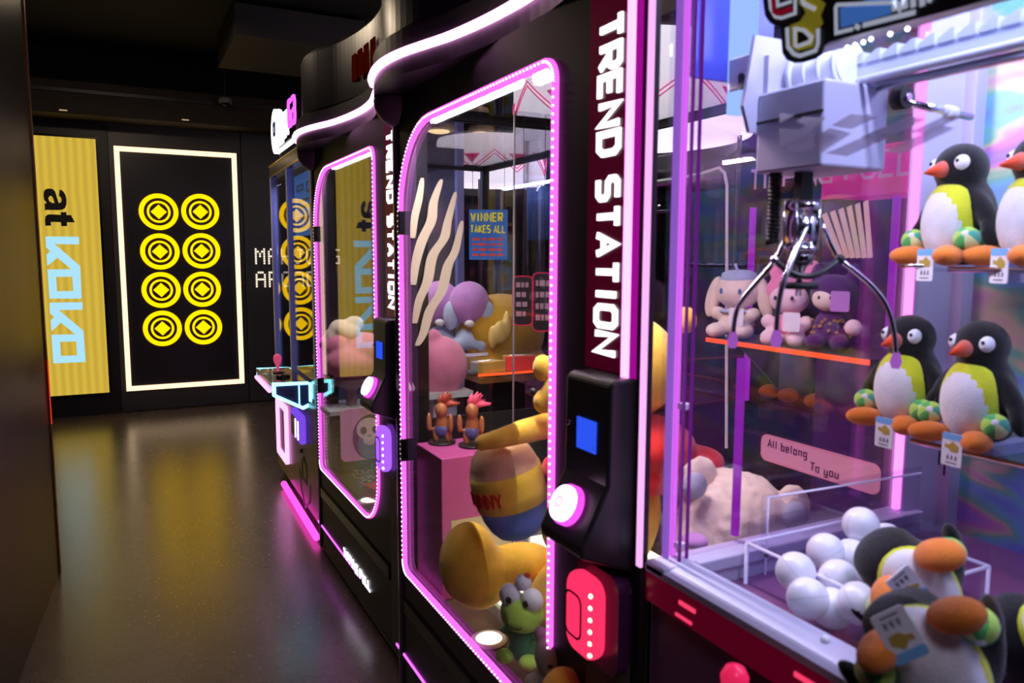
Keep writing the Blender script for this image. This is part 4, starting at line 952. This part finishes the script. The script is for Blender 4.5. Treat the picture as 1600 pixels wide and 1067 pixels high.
# fallen ones, lying on their backs with feet towards the front
def orient(head, front):
    h = Vector(head).normalized(); f = Vector(front); f = (f-h*f.dot(h)).normalized()   # local +Z -> head, local -Y -> front
    y = -f; x = y.cross(h); return Matrix((x, y, h)).transposed().to_euler()
def placep(o, pix, dep, head, front, label, off=(0, -.04, .04)):
    e = orient(head, front); o.rotation_euler = e; c = at(*pix, dep); o.location = c-e.to_matrix()@Vector(off); o['label'] = label; o['group'] = 'penguin plushes in the lilac machine'
FW = _f
lie = dup(p1); placep(lie, (1442, 1006), .86, CR*.45-CU*.8-FW*.1, CU*.5-FW*.75-CR*.45, 'fallen penguin plush lying on its back in the bottom right corner')
lie2 = dup(p1); placep(lie2, (1428, 905), 1.07, CR*.6-CU*.65+FW*.2, CU*.5-FW*.7-CR*.5, 'fallen penguin plush on its back behind the acrylic tray')
lie3 = dup(p1); placep(lie3, (1655, 985), .98, CR*.7-CU*.6+FW*.1, CU*.5-FW*.7, 'fallen penguin plush whose orange foot enters at the right edge')
# ---- acrylic tray with white balls
tr = thing('acrylic_tray', 'clear acrylic tray on legs holding white balls', 'tray', (1.08, .80, .77))
def seg(a, b, r=.003, nm='edge'): W(nm, tube(bmn(), [a, b], r, n=6), ACRYE, tr)
X0, X1, Y0, Y1, Z0, Z1 = .96, 1.24, .70, .955, .905, 1.04
W('tray_floor', B(X0, X1, Y0, Y1, Z0-.004, Z0), ACRY, tr)
for (a, b, c, d) in ((X0, X0+.004, Y0, Y1), (X1-.004, X1, Y0, Y1), (X0, X1, Y1-.004, Y1)): W('pane', B(a, b, c, d, Z0, Z1-.04 if a == X0 and b != X1 else Z1), ACRY, tr)
W('pane', B(X0, X1, Y0, Y0+.004, Z0, Z1-.04), ACRY, tr)
for z in (Z0, Z1-.04):
    P = [(X0, Y0, z), (X1, Y0, z), (X1, Y1, z), (X0, Y1, z)]
    for i in range(4): seg(P[i], P[(i+1) % 4])
for (x, y) in ((X0, Y0), (X1, Y0), (X1, Y1), (X0, Y1)): seg((x, y, .77), (x, y, Z1-.04), .0035, 'leg')
seg((X0, Y0, .84), (X1, Y0, .84)); seg((X0, Y0, .84), (X0, Y1, .84))
WB = mat('ball_plastic', (.80, .82, .9), .28, spec=.6, emit=(.5, .5, .62), es=.08)
bp_ = []
def wball(v, r, lab, grp='white plastic balls in the tray'):
    t = thing('plastic_ball', lab, 'ball', v, (random.random()*3, random.random()*3, 0), grp)
    obj('shell', ell(bmn(), (0, 0, 0), r, u=28, v=18), WB, t); obj('seam', lathe(bmn(), [(r*1.0, -.0006), (r*1.006, 0), (r*1.0, .0006)], n=32), mat('seam', (.6, .6, .72), .4), t)
R0 = .031
spots = [((1345, 820), 1.32, 'highest white ball, resting at the back of the acrylic tray'), ((1243, 893), 1.21, 'leftmost white ball in the acrylic tray'), ((1290, 862), 1.27, 'white ball between the leftmost and the highest ball'),
 ((1310, 905), 1.20, 'white ball in the middle front of the tray'), ((1385, 845), 1.33, 'white ball right of the highest one'), ((1262, 935), 1.14, 'white ball low at the front left of the tray'), ((1342, 942), 1.12, 'lowest white ball at the front of the tray'),
 ((1330, 870), 1.30, 'white ball under the highest one'), ((1375, 900), 1.22, 'white ball behind the orange foot'), ((1300, 950), 1.16, 'white ball under the front middle of the tray')]
for (q, d, lb) in spots: 
    wball(at(*q, d), R0, lb)
W('edge_sheet', B(1.005, 1.45, .966, .969, .955, 1.075), ACRY, tr)
seg((1.02, .967, 1.07), (1.45, .967, 1.06), .002); seg((1.02, .967, .90), (1.02, .967, 1.07), .002)
v = at(1475, 1040, .80)
for k, (a, b, d, r_) in enumerate([(1290, 1000, 1.05, .007), (1385, 955, 1.05, .012)]): W('spacer_knob', ell(bmn(), at(a, b, d), r_), WHITEP, tr)
# red joystick tip at the bottom
q = at(1148, 1056, 1.02); rj = thing('joystick', 'red glowing joystick knob at the bottom edge under the red band', 'joystick', q)
RK = mat('joy_red', (.9, .03, .12), .25, emit=(1, .02, .12), es=.6)
obj('knob', lathe(bmn(), [(.001, -.03), (.012, -.026), (.018, -.01), (.019, .0), (.013, .012), (.001, .016)], n=24), RK, rj); obj('shaft', cyl(bmn(), (0, 0, -.06), (0, 0, 1), .006, .07, 12), CHROME, rj)
cp = obj('control_panel', B(-.06, .17, -.5, .12, -.12, -.095), GLOSSB, rj, bevel=.005)

# ================================================================== MORE TOYS BEHIND THE GLASS
OE = glow('orange_edge', (1, .10, .02), 1.6)
sf = thing('toy_shelf', 'dark shelf with a glowing orange front edge carrying three plush toys', 'shelf', (1.6, 1.4, 1.27))
v = on(1105, 527, 'X', 1.50); v2 = on(1360, 560, 'X', 1.50); zs = v.z
W('board', B(1.50, 1.73, v2.y, v.y, zs-.012, zs), mat('shelf_dark', (.05, .03, .06), .3), sf)
W('orange_edge', B(1.494, 1.50, v2.y, v.y, zs-.012, zs), OE, sf)
W('support', prism(bmn(), [(1.56, zs-.012), (1.73, zs-.012), (1.73, zs-.16)], *py_(v.y-.06, v.y-.05)), RUB, sf)
def toy(label, px, face_, build):
    p = on(px[0], px[1], 'X', px[2]); t = thing('plush_toy', label, 'plush toy', (px[2], p.y, zs), (0, 0, face_)); build(t); return t
def puppy(t):
    blob('body', [((0, 0, .045), (.05, .045, .05)), ((-.04, -.05, .022), (.028, .045, .022)), ((.04, -.05, .022), (.028, .045, .022)), ((-.055, -.02, .07), (.02, .025, .02)), ((.055, -.02, .07), (.02, .025, .02))], PCRM, t, vox=.006)
    blob('head', [((0, -.005, .135), (.068, .055, .052))], PCRM, t, vox=.007, label='cream head')
    for s in (-1, 1): obj('ear', ell(bmn(), (s*.078, .0, .115), (.022, .018, .062), (0, -s*.25, 0)), PCRM, t); obj('eye', ell(bmn(), (s*.028, -.055, .135), (.005, .003, .009), u=10, v=8), mat('eye_blue', (.1, .2, .45), .4), t)
    obj('hat', lathe(bmn(), [(.05, .165), (.052, .172), (.048, .186), (.03, .194), (.001, .196)]), PBLU, t, label='pale blue flat hat'); obj('hat_tail', cyl(bmn(), (-.01, 0, .203), (-.4, 0, 1), .004, .02, 10), PBLU, t)
    obj('collar', lathe(bmn(), [(.04, .083), (.056, .078), (.052, .072), (.038, .078)]), PBLU, t)
def rabbit(t):
    blob('body', [((0, 0, .04), (.042, .038, .045)), ((-.035, -.045, .018), (.026, .03, .024)), ((.035, -.045, .018), (.026, .03, .024)), ((-.05, -.02, .06), (.02, .02, .02)), ((.05, -.02, .06), (.02, .02, .02))], PPNL, t, vox=.006)
    obj('dress', ell(bmn(), (0, -.004, .048), (.044, .041, .036)), PPNK, t, label='deep pink dress')
    blob('head', [((0, -.008, .12), (.052, .045, .04))], PPNL, t, vox=.006)
    blob('ears', [((-.02, .01, .145), (.05, .035, .035)), ((-.045, .01, .19), (.018, .014, .04), (0, -.35, 0)), ((.045, .01, .185), (.018, .014, .045), (0, .35, 0))], PPNK, t, vox=.006, label='upright pink ears')
    for s in (-1, 1): obj('eye', ell(bmn(), (s*.022, -.052, .125), (.0045, .003, .006), u=10, v=8), RUB, t)
def darktoy(t):
    blob('body', [((0, 0, .05), (.05, .045, .055)), ((-.03, -.05, .02), (.025, .03, .022)), ((.03, -.05, .02), (.025, .03, .022))], PPUR, t, vox=.006)
    blob('head', [((0, -.005, .14), (.058, .05, .05)), ((-.045, 0, .19), (.016, .012, .028)), ((.045, 0, .19), (.016, .012, .028))], PPUR, t, vox=.006)
    obj('face', ell(bmn(), (-.01, -.032, .128), (.036, .026, .030)), PCRM, t, label='cream face')
    for s in (-1, 1): obj('eye', ell(bmn(), (-.01+s*.014, -.056, .132), (.0035, .003, .005), u=10, v=8), RUB, t)
    rnd = random.Random(3); bm = bmn()
    for k in range(26):
        a = rnd.uniform(PI, 2*PI); z = rnd.uniform(.0, 1); bmesh.ops.create_icosphere(bm, subdivisions=1, radius=.005, matrix=Matrix.Translation((.05*math.cos(a), .046*math.sin(a)-.001, .03+z*.05)))
    tag(obj('gold_sequins', bm, mat('sequin', (.8, .5, .2), .3, .6), t), kind='stuff')
def swing(t, dz=.12, m_=None):
    obj('paper_tag', prism(bmn(), rrect(-.022, .022, -.05, .0, .005), *py_(-.0008, .0008)), m_ or PAPER, t).location = (.03, -.075, dz)
t1 = toy('cream plush puppy with a pale blue hat, left on the orange edged shelf', (1152, 520, 1.585), -1.2, puppy); swing(t1, .09)
t2 = toy('pink plush rabbit in the middle of the orange edged shelf', (1232, 530, 1.585), -1.15, rabbit); swing(t2, .09)
t3 = toy('dark purple plush with a cream face and gold sequins, right on the orange edged shelf', (1300, 540, 1.60), -1.1, darktoy); swing(t3, .15, mat('tag_violet', (.5, .22, .6), .5))
po2 = on(1333, 512, 'X', 1.56); obj('pompom', ell(bmn(), (0, 0, 0), .02), PPNL, t3).matrix_local = t3.matrix_basis.inverted()@Matrix.Translation(po2)

# fluffy cream bear
fb = thing('plush_bear', 'big fluffy cream bear plush with grey inner ears slumped behind the lilac side wall', 'plush toy', (1.22, 1.24, .446))
hd = at(1148, 800, 1.80)
W('body', bmn(), PCRM, fb).name = 'tmp'; bpy.data.objects.remove(bpy.data.objects['tmp'])
wblob('body', [((hd.x, hd.y, hd.z-.02), (.135, .135, .12)), ((hd.x-.06, hd.y, hd.z-.07), (.10, .10, .10)), ((hd.x+.03, hd.y-.01, .62), (.14, .14, .18))], PCRM, fb, vox=.007, sm=3, lump=.012)
for (px, py, r_) in ((1092, 745, .05), (1236, 792, .055)):
    e = at(px, py, 1.78); o = wblob('ear', [((e.x, e.y, e.z), (r_, r_*.6, r_))], PCRM, fb, vox=.007, sm=3, lump=.007)
    o.name = 'ear'
    e2 = at(px+(6 if px > 1150 else -6), py+14, 1.715); W('ear_lining', ell(bmn(), e2, (r_*.62, r_*.42, r_*.62)), mat('ear_grey', (.42, .45, .55), .9), fb, label='grey ear lining')
e = at(1085, 845, 1.66); W('patch', ell(bmn(), e, (.03, .03, .016)), PLIL, fb, label='lilac and green patch')

# slogan plate on the nearer machine's rear glass
XR = 1.722
pl = [on(a, b, 'X', XR) for a, b in ((1193, 678), (1376, 724), (1376, 766), (1193, 716))]
yA, yB = pl[0].y, pl[1].y; zT, zB = pl[0].z, pl[3].z
sg = thing('slogan_plate', 'translucent rose plate reading All belong To you seen through the glass', 'sign', (XR, (yA+yB)/2, zB))
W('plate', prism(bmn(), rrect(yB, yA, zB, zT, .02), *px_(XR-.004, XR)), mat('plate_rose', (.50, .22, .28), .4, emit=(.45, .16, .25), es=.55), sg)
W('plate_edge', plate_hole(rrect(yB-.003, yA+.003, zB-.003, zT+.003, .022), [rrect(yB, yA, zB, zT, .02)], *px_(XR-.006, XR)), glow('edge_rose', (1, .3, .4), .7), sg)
L_ = yA-yB; INK = mat('ink_plum', (.12, .01, .05), .5)
def pla(text, y, z, s_):
    M = frame((XR-.0045, y, z), (0, -1, 0), (0, 0, 1)); lt = letters(text, M, s_*.62, s_, s_*.80, s_*.17, .001, INK, sg)
    for o in lt: o.matrix_parent_inverse = sg.matrix_basis.inverted()
hh = (zT-zB)
pla('All belong', yA-.06*L_, zB+hh*.56, hh*.30); pla('To you', yA-.46*L_, zB+hh*.14, hh*.30)

# clear acrylic door outline and pasted stripes on the rear glass
a0 = on(1135, 700, 'X', 1.715); a1 = on(1136, 290, 'X', 1.715); a2 = on(1124, 262, 'X', 1.715); a3 = on(1098, 270, 'X', 1.715)
o = wobj('acrylic_outline', tube(bmn(), [a0, a1, (a1+a2)/2+Vector((0, -.006, .012)), a2, a3], .005), mat('outline_pale', (.7, .65, .7), .3, emit=(.5, .4, .5), es=.3), near)
for k in range(6):
    A = [on(a, b, 'X', 1.712) for a, b in ((1284+k*13, 330-k*4+6), (1292+k*13, 326-k*4+6), (1316+k*9+3, 402), (1308+k*9+3, 404))]
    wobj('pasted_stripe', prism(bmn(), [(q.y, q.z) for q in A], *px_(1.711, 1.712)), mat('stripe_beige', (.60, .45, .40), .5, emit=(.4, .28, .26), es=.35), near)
# wavy pale stripes laid over the side between both tall machines
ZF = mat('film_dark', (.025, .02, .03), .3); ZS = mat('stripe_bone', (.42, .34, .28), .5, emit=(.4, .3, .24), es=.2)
YS = 2.350
def zl(pts, nm, root=near):
    P = [on(a, b, 'Y', YS) for a, b in pts]; wobj(nm, prism(bmn(), [(q.x, q.z) for q in P], *py_(YS, YS+.0015)), ZS, root)
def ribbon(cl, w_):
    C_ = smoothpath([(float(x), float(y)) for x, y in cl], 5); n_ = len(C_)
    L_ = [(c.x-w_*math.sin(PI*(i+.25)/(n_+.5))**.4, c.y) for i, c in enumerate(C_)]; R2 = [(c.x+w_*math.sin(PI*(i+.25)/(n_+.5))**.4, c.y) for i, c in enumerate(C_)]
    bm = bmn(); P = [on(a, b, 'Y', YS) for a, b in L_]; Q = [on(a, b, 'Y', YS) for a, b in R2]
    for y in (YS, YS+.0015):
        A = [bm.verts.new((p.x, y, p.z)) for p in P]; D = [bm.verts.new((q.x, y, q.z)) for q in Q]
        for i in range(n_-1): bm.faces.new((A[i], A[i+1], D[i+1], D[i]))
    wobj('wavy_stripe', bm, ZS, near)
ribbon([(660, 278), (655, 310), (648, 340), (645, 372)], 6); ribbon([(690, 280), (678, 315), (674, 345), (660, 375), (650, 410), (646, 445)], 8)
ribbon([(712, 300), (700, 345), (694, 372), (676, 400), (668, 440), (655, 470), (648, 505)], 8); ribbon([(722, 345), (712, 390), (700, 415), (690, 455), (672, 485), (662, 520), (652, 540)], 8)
# ---- toys deep in the farther machine, seen through the nearer window
sh2 = thing('toy_shelf', 'clear shelf with two lilac capped plush toys, seen through the nearer window', 'shelf', (1.18, 3.0, 1.1))
p0 = at(700, 548, 3.15); W('board', B(p0.x-.16, p0.x+.20, p0.y-.12, p0.y+.16, p0.z-.012, p0.z), ACRY, sh2); W('edge', B(p0.x-.16, p0.x+.20, p0.y-.124, p0.y-.12, p0.z-.012, p0.z), ACRYE, sh2)
W('post', B(p0.x+.02, p0.x+.04, p0.y+.02, p0.y+.04, .446, p0.z-.012), ACRYE, sh2)
for (px, lb) in ((688, 'left plush toy with a lilac dome cap and pale blue ears on the clear shelf'), (733, 'right plush toy with a lilac dome cap and pale blue ears on the clear shelf')):
    c = at(px, 548, 3.15+(.05 if px < 700 else 0)); t = thing('plush_toy', lb, 'plush toy', (c.x, c.y, p0.z), (0, 0, -.4), 'lilac capped plush toys')
    blob('body', [((0, 0, .05), (.06, .055, .05)), ((-.05, -.04, .03), (.035, .03, .03)), ((.05, -.04, .03), (.035, .03, .03))], PBLU, t, vox=.008)
    obj('cap', ell(bmn(), (0, 0, .20), (.085, .08, .09)), PLIL, t, label='lilac dome cap')
    for s in (-1, 1): obj('ear', ell(bmn(), (s*.075, -.02, .15), (.032, .03, .06)), PBLU, t, label='pale blue ear')
    obj('nose', ell(bmn(), (0, -.075, .12), (.02, .015, .015)), PWHT, t)
q = at(688, 572, 2.95); t = thing('plush_toy', 'round pink plush below the clear shelf, behind the left edge of the nearer window', 'plush toy', (q.x, q.y, q.z-.1))
blob('body', [((0, 0, .10), (.11, .10, .12)), ((-.03, -.01, .20), (.035, .03, .05))], PPNK, t, vox=.01)
ped = thing('prize_pedestal', 'white stand under the round pink plush', 'stand', (q.x, q.y, .446)); obj('column', B(-.05, .05, -.05, .05, 0, q.z-.1-.446-.012), LILAC, ped, bevel=.004); obj('plate', B(-.10, .10, -.09, .09, q.z-.1-.446-.012, q.z-.1-.446+.01), WHITEP, ped)
# big yellow plush and golden flame
q = at(782, 520, 3.25); t = thing('plush_toy', 'large round yellow plush beyond the figures in the nearer window', 'plush toy', (q.x, q.y, q.z-.17))
blob('body', [((0, 0, .17), (.20, .17, .17)), ((-.06, -.04, .05), (.13, .12, .06)), ((.07, -.04, .05), (.13, .12, .06))], plush('mustard', (.62, .36, .04)), t, vox=.011)
blob('tuft', [((-.08, -.16, .19), (.03, .02, .05)), ((-.05, -.16, .22), (.018, .02, .06)), ((-.11, -.15, .17), (.018, .02, .05))], mat('gold_vinyl', (.9, .65, .2), .4), t, vox=.006, label='small golden tuft')
pd = thing('prize_pedestal', 'dark stand under the round yellow plush', 'stand', (q.x, q.y, .446)); obj('column', B(-.08, .08, -.08, .08, 0, q.z-.17-.446-.02), BLACK, pd, bevel=.004); obj('plate', B(-.16, .16, -.14, .14, q.z-.17-.446-.02, q.z-.17-.446+.002), mat('amber_plate', (.4, .18, .05), .3), pd)
# packet shelf with an orange edge
e0 = on(742, 583, 'Y', 2.31); ps = thing('packet_shelf', 'clear shelf with an orange lit edge holding shiny packets, behind the red haired figures', 'shelf', (e0.x+.28, 2.34, e0.z))
W('board', B(e0.x, e0.x+.56, 2.285, 2.39, e0.z-.008, e0.z), ACRY, ps); W('orange_edge', B(e0.x, e0.x+.56, 2.28, 2.285, e0.z-.008, e0.z), OE, ps)
for k, (m1, m2, lb) in enumerate([(SLV, mat('packet_gold', (.7, .45, .1), .25, .5), 'silver and gold packet at the left end of the orange edged packet shelf'), (mat('packet_gold', (.7, .45, .1), .25, .5), RDP, 'gold packet with a red band, second on the packet shelf'),
      (mat('packet_white', (.8, .8, .8), .3), SLV, 'white packet third on the packet shelf'), (SLV, RDP, 'silver packet with a red band at the right end of the packet shelf')]):
    packet(e0.x+.06+k*.12, 2.335, e0.z, .10, .07, .035+.012*(k % 2), .25*(-1)**k, m1, m2, lb)
# figures
def figure(px, dep, hair, lb, zb):
    q = at(px[0], px[1], dep); t = thing('toy_figure', lb, 'figure', (q.x, q.y, zb), (0, 0, -.6), 'toy figures on the pink stand box')
    sk = mat('figure_suit', (.42, .15, .06), .4)
    h = q.z-zb
    blob('body', [((0, 0, h*.45), (.022, .016, .045)), ((-.018, 0, h*.2), (.013, .014, h*.22)), ((.022, 0, h*.2), (.013, .014, h*.22)), ((-.04, -.01, h*.5), (.010, .010, .034)), ((.034, -.02, h*.50), (.010, .010, .034)), ((0, -.005, h*.78), (.022, .022, .026))], sk, t, vox=.005)
    bm = bmn(); rnd = random.Random(5)
    for k in range(14):
        a = rnd.uniform(-.6, 2.4); b = rnd.uniform(.1, 1.3); d = Vector((math.sin(a)*math.cos(b)*.7, math.cos(a)*.6+.2, math.sin(b))).normalized(); c = Vector((0, .004, h*.84)); tube(bm, [c, c+d*.03, c+d*.065-Vector((0, 0, .012))], [.014, .010, .001], n=6)
    obj('hair', bm, hair, t, label='spiky hair'); obj('trousers', ell(bmn(), (0, 0, h*.30), (.027, .02, .026)), mat('figure_cloth', (.08, .08, .25), .5), t); obj('stand', cyl(bmn(), (0, 0, .004), (0, 0, 1), .045, .008, 28), BLACK, t); return t
fgb = thing('prize_pedestal', 'pink figure stand box at the left rear of the nearer machine', 'stand', (1.0, 2.18, .446))
q = at(735, 650, 2.42); zb = q.z-.10
fgb.location = (q.x, q.y+.0, .446); obj('box', B(-.14, .14, -.10, .12, 0, zb-.446), mat('box_magenta', (.5, .08, .3), .35), fgb, bevel=.003); obj('label_panel', B(-.11, .11, -.102, -.1, .08, .25), mat('box_print', (.6, .5, .3), .4), fgb)
figure((738, 625), 2.42, mat('hair_pink', (.8, .08, .18), .5), 'small toy figure with spiky pink red hair', zb)
figure((690, 625), 2.46, mat('hair_red', (.35, .05, .03), .5), 'small toy figure with dark red hair, left of the pink haired one', zb)
# signs
q0 = on(735, 405, 'Y', 2.9); 
bp2 = thing('hanging_poster', 'blue poster with yellow and red words hanging inside behind the nearer window', 'poster', (1.45, 2.95, 1.6))
ctr = at(763, 365, 3.35); bp2.location = ctr; bp2.rotation_euler = (0, 0, -.46)
obj('sheet', B(-.085, .085, 0, .004, -.115, .105), mat('poster_blue2', (.03, .16, .55), .5, emit=(.02, .12, .45), es=.35), bp2)
YW = mat('poster_yellow', (.85, .75, .02), .5, emit=(.6, .5, .0), es=.5); RW = mat('poster_red', (.75, .08, .06), .5, emit=(.5, .04, .03), es=.3)
letters('WINNER', frame((-.075, -.003, .055), (1, 0, 0), (0, 0, 1)), .016, .034, .0255, .0075, .002, YW, bp2); letters('TAKES ALL', frame((-.078, -.003, .005), (1, 0, 0), (0, 0, 1)), .0125, .030, .0185, .0055, .002, YW, bp2)
bm = bmn()
for k in range(4):
    x = -.07
    while x < .06: l = random.uniform(.015, .035); box(bm, x, min(x+l, .07), -.002, 0, -.03-k*.023, -.019-k*.023); x += l+.007
obj('red_lines', bm, RW, bp2)
for dx in (-.07, .07): obj('hanger', B(dx, dx+.002, .001, .003, .105, 1.955-ctr.z), RUB, bp2)
for (px, py, w_, h_, lb) in ((817, 470, .045, .16, 'narrow black hanging sign with a red rim, left of the round cornered one'), (850, 472, .055, .19, 'round cornered black hanging sign with a red rim at the right window edge')):
    c = at(px, py, 2.5); t = thing('hanging_sign', lb, 'sign', c, (0, 0, -.46))
    obj('board', prism(bmn(), rrect(-w_/2-.01, w_/2+.01, -h_/2, h_/2, .018), *py_(0, .004)), mat('sign_dark', (.012, .01, .012), .4), t)
    obj('rim', plate_hole(rrect(-w_/2-.013, w_/2+.013, -h_/2-.003, h_/2+.003, .02), [rrect(-w_/2-.009, w_/2+.009, -h_/2+.001, h_/2-.001, .017)], *py_(-.002, .005)), mat('rim_crimson', (.4, .01, .05), .4, emit=(.3, 0, .04), es=.4), t)
    bm = bmn()
    for k in range(4):
        x = -w_/2
        while x < w_/2-.01: l = random.uniform(.008, .018); box(bm, x, min(x+l, w_/2), -.002, 0, h_*.28-k*h_*.2, h_*.38-k*h_*.2); x += l+.004
    obj('lettering', bm, mat('sign_rose', (.35, .2, .25), .5), t); obj('hanger', B(-.001, .001, .001, .003, h_/2, 1.955-c.z), RUB, t)
ac = at(803, 500, 2.3); wobj('acrylic_divider', B(ac.x, ac.x+.16, ac.y-.002, ac.y+.002, .446, 1.93), ACRY, near); wobj('divider_edge', B(ac.x-.003, ac.x, ac.y-.003, ac.y+.003, .446, 1.93), mat('divider_pale', (.2, .17, .2), .4), near)

# ================================================================== SECOND ROW BEHIND
def canopy_machine(label, cpx, dep, r_, h, nz_, body):
    c = at(*cpx, dep); t = thing('round_claw_machine', label, 'claw machine', (c.x, c.y, 0)); zc = c.z
    SHD = mat('shade_white', (.8, .72, .76), .5, emit=(.62, .56, .66), es=2.3); ZP = mat('zigzag_pink', (.85, .08, .3), .5, emit=(.7, .05, .22), es=1.2)
    obj('canopy', lathe(bmn(), [(r_-.015, zc), (r_, zc), (r_*1.0, zc+h), (r_*.98, zc+h+.02), (.01, zc+h+.02), (.01, zc+.05), (r_-.015, zc+.04), (r_-.015, zc)], n=64), SHD, t)
    for (off, k_) in ((0, 0), (.022, 1)):
        P = []
        for k in range(nz_*2):
            a = 2*PI*k/(nz_*2); z = zc+.045+off+(h*.42 if k % 2 else 0); P.append(((r_+.002)*math.cos(a), (r_+.002)*math.sin(a), z))
        Q = []
        for i in range(len(P)):
            A = Vector(P[i]); Bq = Vector(P[(i+1) % len(P)])
            for j in range(6):
                v = A.lerp(Bq, j/6); d = Vector((v.x, v.y, 0)).normalized(); Q.append((d.x*(r_+.002), d.y*(r_+.002), v.z))
        obj('zigzag_line', tube(bmn(), Q, .0035, closed=True, n=5), ZP, t)
    for k in range(nz_):
        a = 2*PI*(2*k)/(nz_*2); bm = bmn(); rr_ = r_+.004
        da = .055/r_
        prism(bm, [(-1, 1), (1, 1), (0, 0)], lambda u, v: (rr_*math.cos(a+u*da), rr_*math.sin(a+u*da), zc+.10+v*.055), lambda u, v: ((rr_+.003)*math.cos(a+u*da), (rr_+.003)*math.sin(a+u*da), zc+.10+v*.055)); obj('triangle', bm, ZP, t)
    obj('drum_glass', lathe(bmn(), [(r_*.9, .8), (r_*.9, zc+.03)], n=48), GLASS, t)
    for k in range(4): a = k*PI/2+.9; obj('mast', cyl(bmn(), (r_*.9*math.cos(a), r_*.9*math.sin(a), (.8+zc)/2), (0, 0, 1), .012, zc-.8, 12), GREYM, t)
    obj('base', lathe(bmn(), [(.01, .0), (r_*.85, .0), (r_*.9, .1), (r_*.9, .76), (r_*.96, .80), (.01, .8)], n=48), body, t)
    obj('rim_ring', tube(bmn(), [((r_*.96)*math.cos(2*PI*k/48), (r_*.96)*math.sin(2*PI*k/48), .80) for k in range(48)], .012, closed=True), mat('ring_dull_red', (.3, .04, .02), .4), t)
    return t
PKB = mat('round_base', (.35, .08, .18), .4)
canopy_machine('large round claw machine with a white shade of pink zigzags, behind the white name strip', (985, 216), 4.0, .62, .38, 9, PKB)
canopy_machine('smaller round claw machine with a white zigzag shade, left behind the nearer window', (768, 288), 5.0, .36, .26, 8, PKB)
pm_ = thing('claw_machine', 'magenta second row machine with a pink lettered band behind the slogan plate', 'claw machine', (2.62, 1.2, 0))
PUR2 = mat('purple_panel', (.09, .02, .12), .35, emit=(.08, .01, .12), es=.25)
X2 = 2.62
W('base', B(X2, 3.4, .6, 2.25, 0, .8), PUR2, pm_); W('rear', B(3.3, 3.4, .6, 2.25, .8, 2.0), PUR2, pm_); W('side', B(X2, 3.3, 2.2, 2.25, .8, 2.0), PUR2, pm_)
b0 = on(1250, 262, 'X', X2); b1 = on(1395, 262, 'X', X2)
W('pink_band', B(X2-.02, X2+.2, .6, 2.25, b1.z-.10, b1.z+.09), mat('band_magenta', (.7, .03, .3), .4, emit=(.8, .02, .35), es=.45), pm_)
W('top', B(X2, 3.4, .6, 2.25, b1.z+.09, b1.z+.15), PUR2, pm_)
lt = letters('TIPPING FULL', frame((X2-.022, on(1180, 262, 'X', X2).y, b1.z-.03), (0, -1, 0), (0, 0, 1)), .055, .085, .078, .014, .002, mat('band_letter', (.6, .35, .55), .5, emit=(.5, .3, .5), es=.4), pm_)
for o in lt: o.matrix_parent_inverse = pm_.matrix_basis.inverted()
for px in (1170, 1390):
    v = on(px, 500, 'X', X2+.1); W('led_post', B(X2+.09, X2+.11, v.y-.012, v.y+.012, .8, b1.z-.10), glow('post_purple', (.45, .02, .65), .9), pm_)
W('window', B(X2+.02, X2+.026, .65, 2.2, .82, b1.z-.10), GLASS, pm_)
for k in range(3):
    v = on(1240+k*75, 600, 'X', X2+.35); t = thing('plush_toy', ['blue grey plush in the second row machine below the orange edge, left', 'orange brown plush in the second row machine, middle', 'dim violet plush in the second row machine, right'][k], 'plush toy', (X2+.35, v.y, .80))
    mm_ = [plush('dim_blue', (.15, .17, .3)), plush('dim_orange', (.45, .12, .03)), plush('dim_violet', (.25, .1, .35))][k]
    blob('body', [((0, 0, .12), (.12, .11, .13)), ((0, 0, .30), (.10, .09, .10))], mm_, t, vox=.012)
    for s in (-1, 1): obj('foot', ell(bmn(), (-.10, s*.06, .035), (.06, .045, .035)), PORG, t)
area('row_light', (2.9, 1.4, 1.85), (.4, 1.2), 3, (.9, .3, 1))
# pale translucent strokes painting a neon reflection onto the foreground front glass
REFL = glass('painted_reflection', (.8, .78, .8), .05, body=(.9, .82, .8), bf=.28, translucent=True)
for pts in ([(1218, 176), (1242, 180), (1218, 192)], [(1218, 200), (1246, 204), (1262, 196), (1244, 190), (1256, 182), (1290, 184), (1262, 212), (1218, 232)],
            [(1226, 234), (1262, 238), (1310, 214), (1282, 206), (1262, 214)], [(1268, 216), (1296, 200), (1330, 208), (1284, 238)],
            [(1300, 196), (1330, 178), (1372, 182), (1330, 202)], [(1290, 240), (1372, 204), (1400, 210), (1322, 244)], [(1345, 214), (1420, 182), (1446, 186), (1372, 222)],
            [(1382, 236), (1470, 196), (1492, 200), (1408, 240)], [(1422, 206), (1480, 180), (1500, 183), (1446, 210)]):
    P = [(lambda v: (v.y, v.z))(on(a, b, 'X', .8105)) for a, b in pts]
    W('reflection_stroke', prism(bmn(), P, *px_(.8100, .8112)), REFL)
# more packets piled on the nearer machine's floor
rp_ = random.Random(11)
kinds = [(SLV, RDP, 'silver'), (RDP, SLV, 'red'), (mat('packet_white', (.8, .8, .8), .3), BLP, 'white'), (DKP, ORP, 'black'), (BLP, SLV, 'blue')]
spots = [(705, 770, 2.5, 'left'), (690, 812, 2.42, 'front left'), (722, 792, 2.4, 'middle'), (790, 842, 2.2, 'right')]
for k, (a, b, d, wd) in enumerate(spots):
    q = on(a, b, 'Z', .49); m1, m2, cn = kinds[k % 5]
    packet(q.x, q.y, .478, .15, .11, .022, rp_.uniform(0, 3), m1, m2, '%s packet at the %s of the pile by the figure box' % (cn, wd))
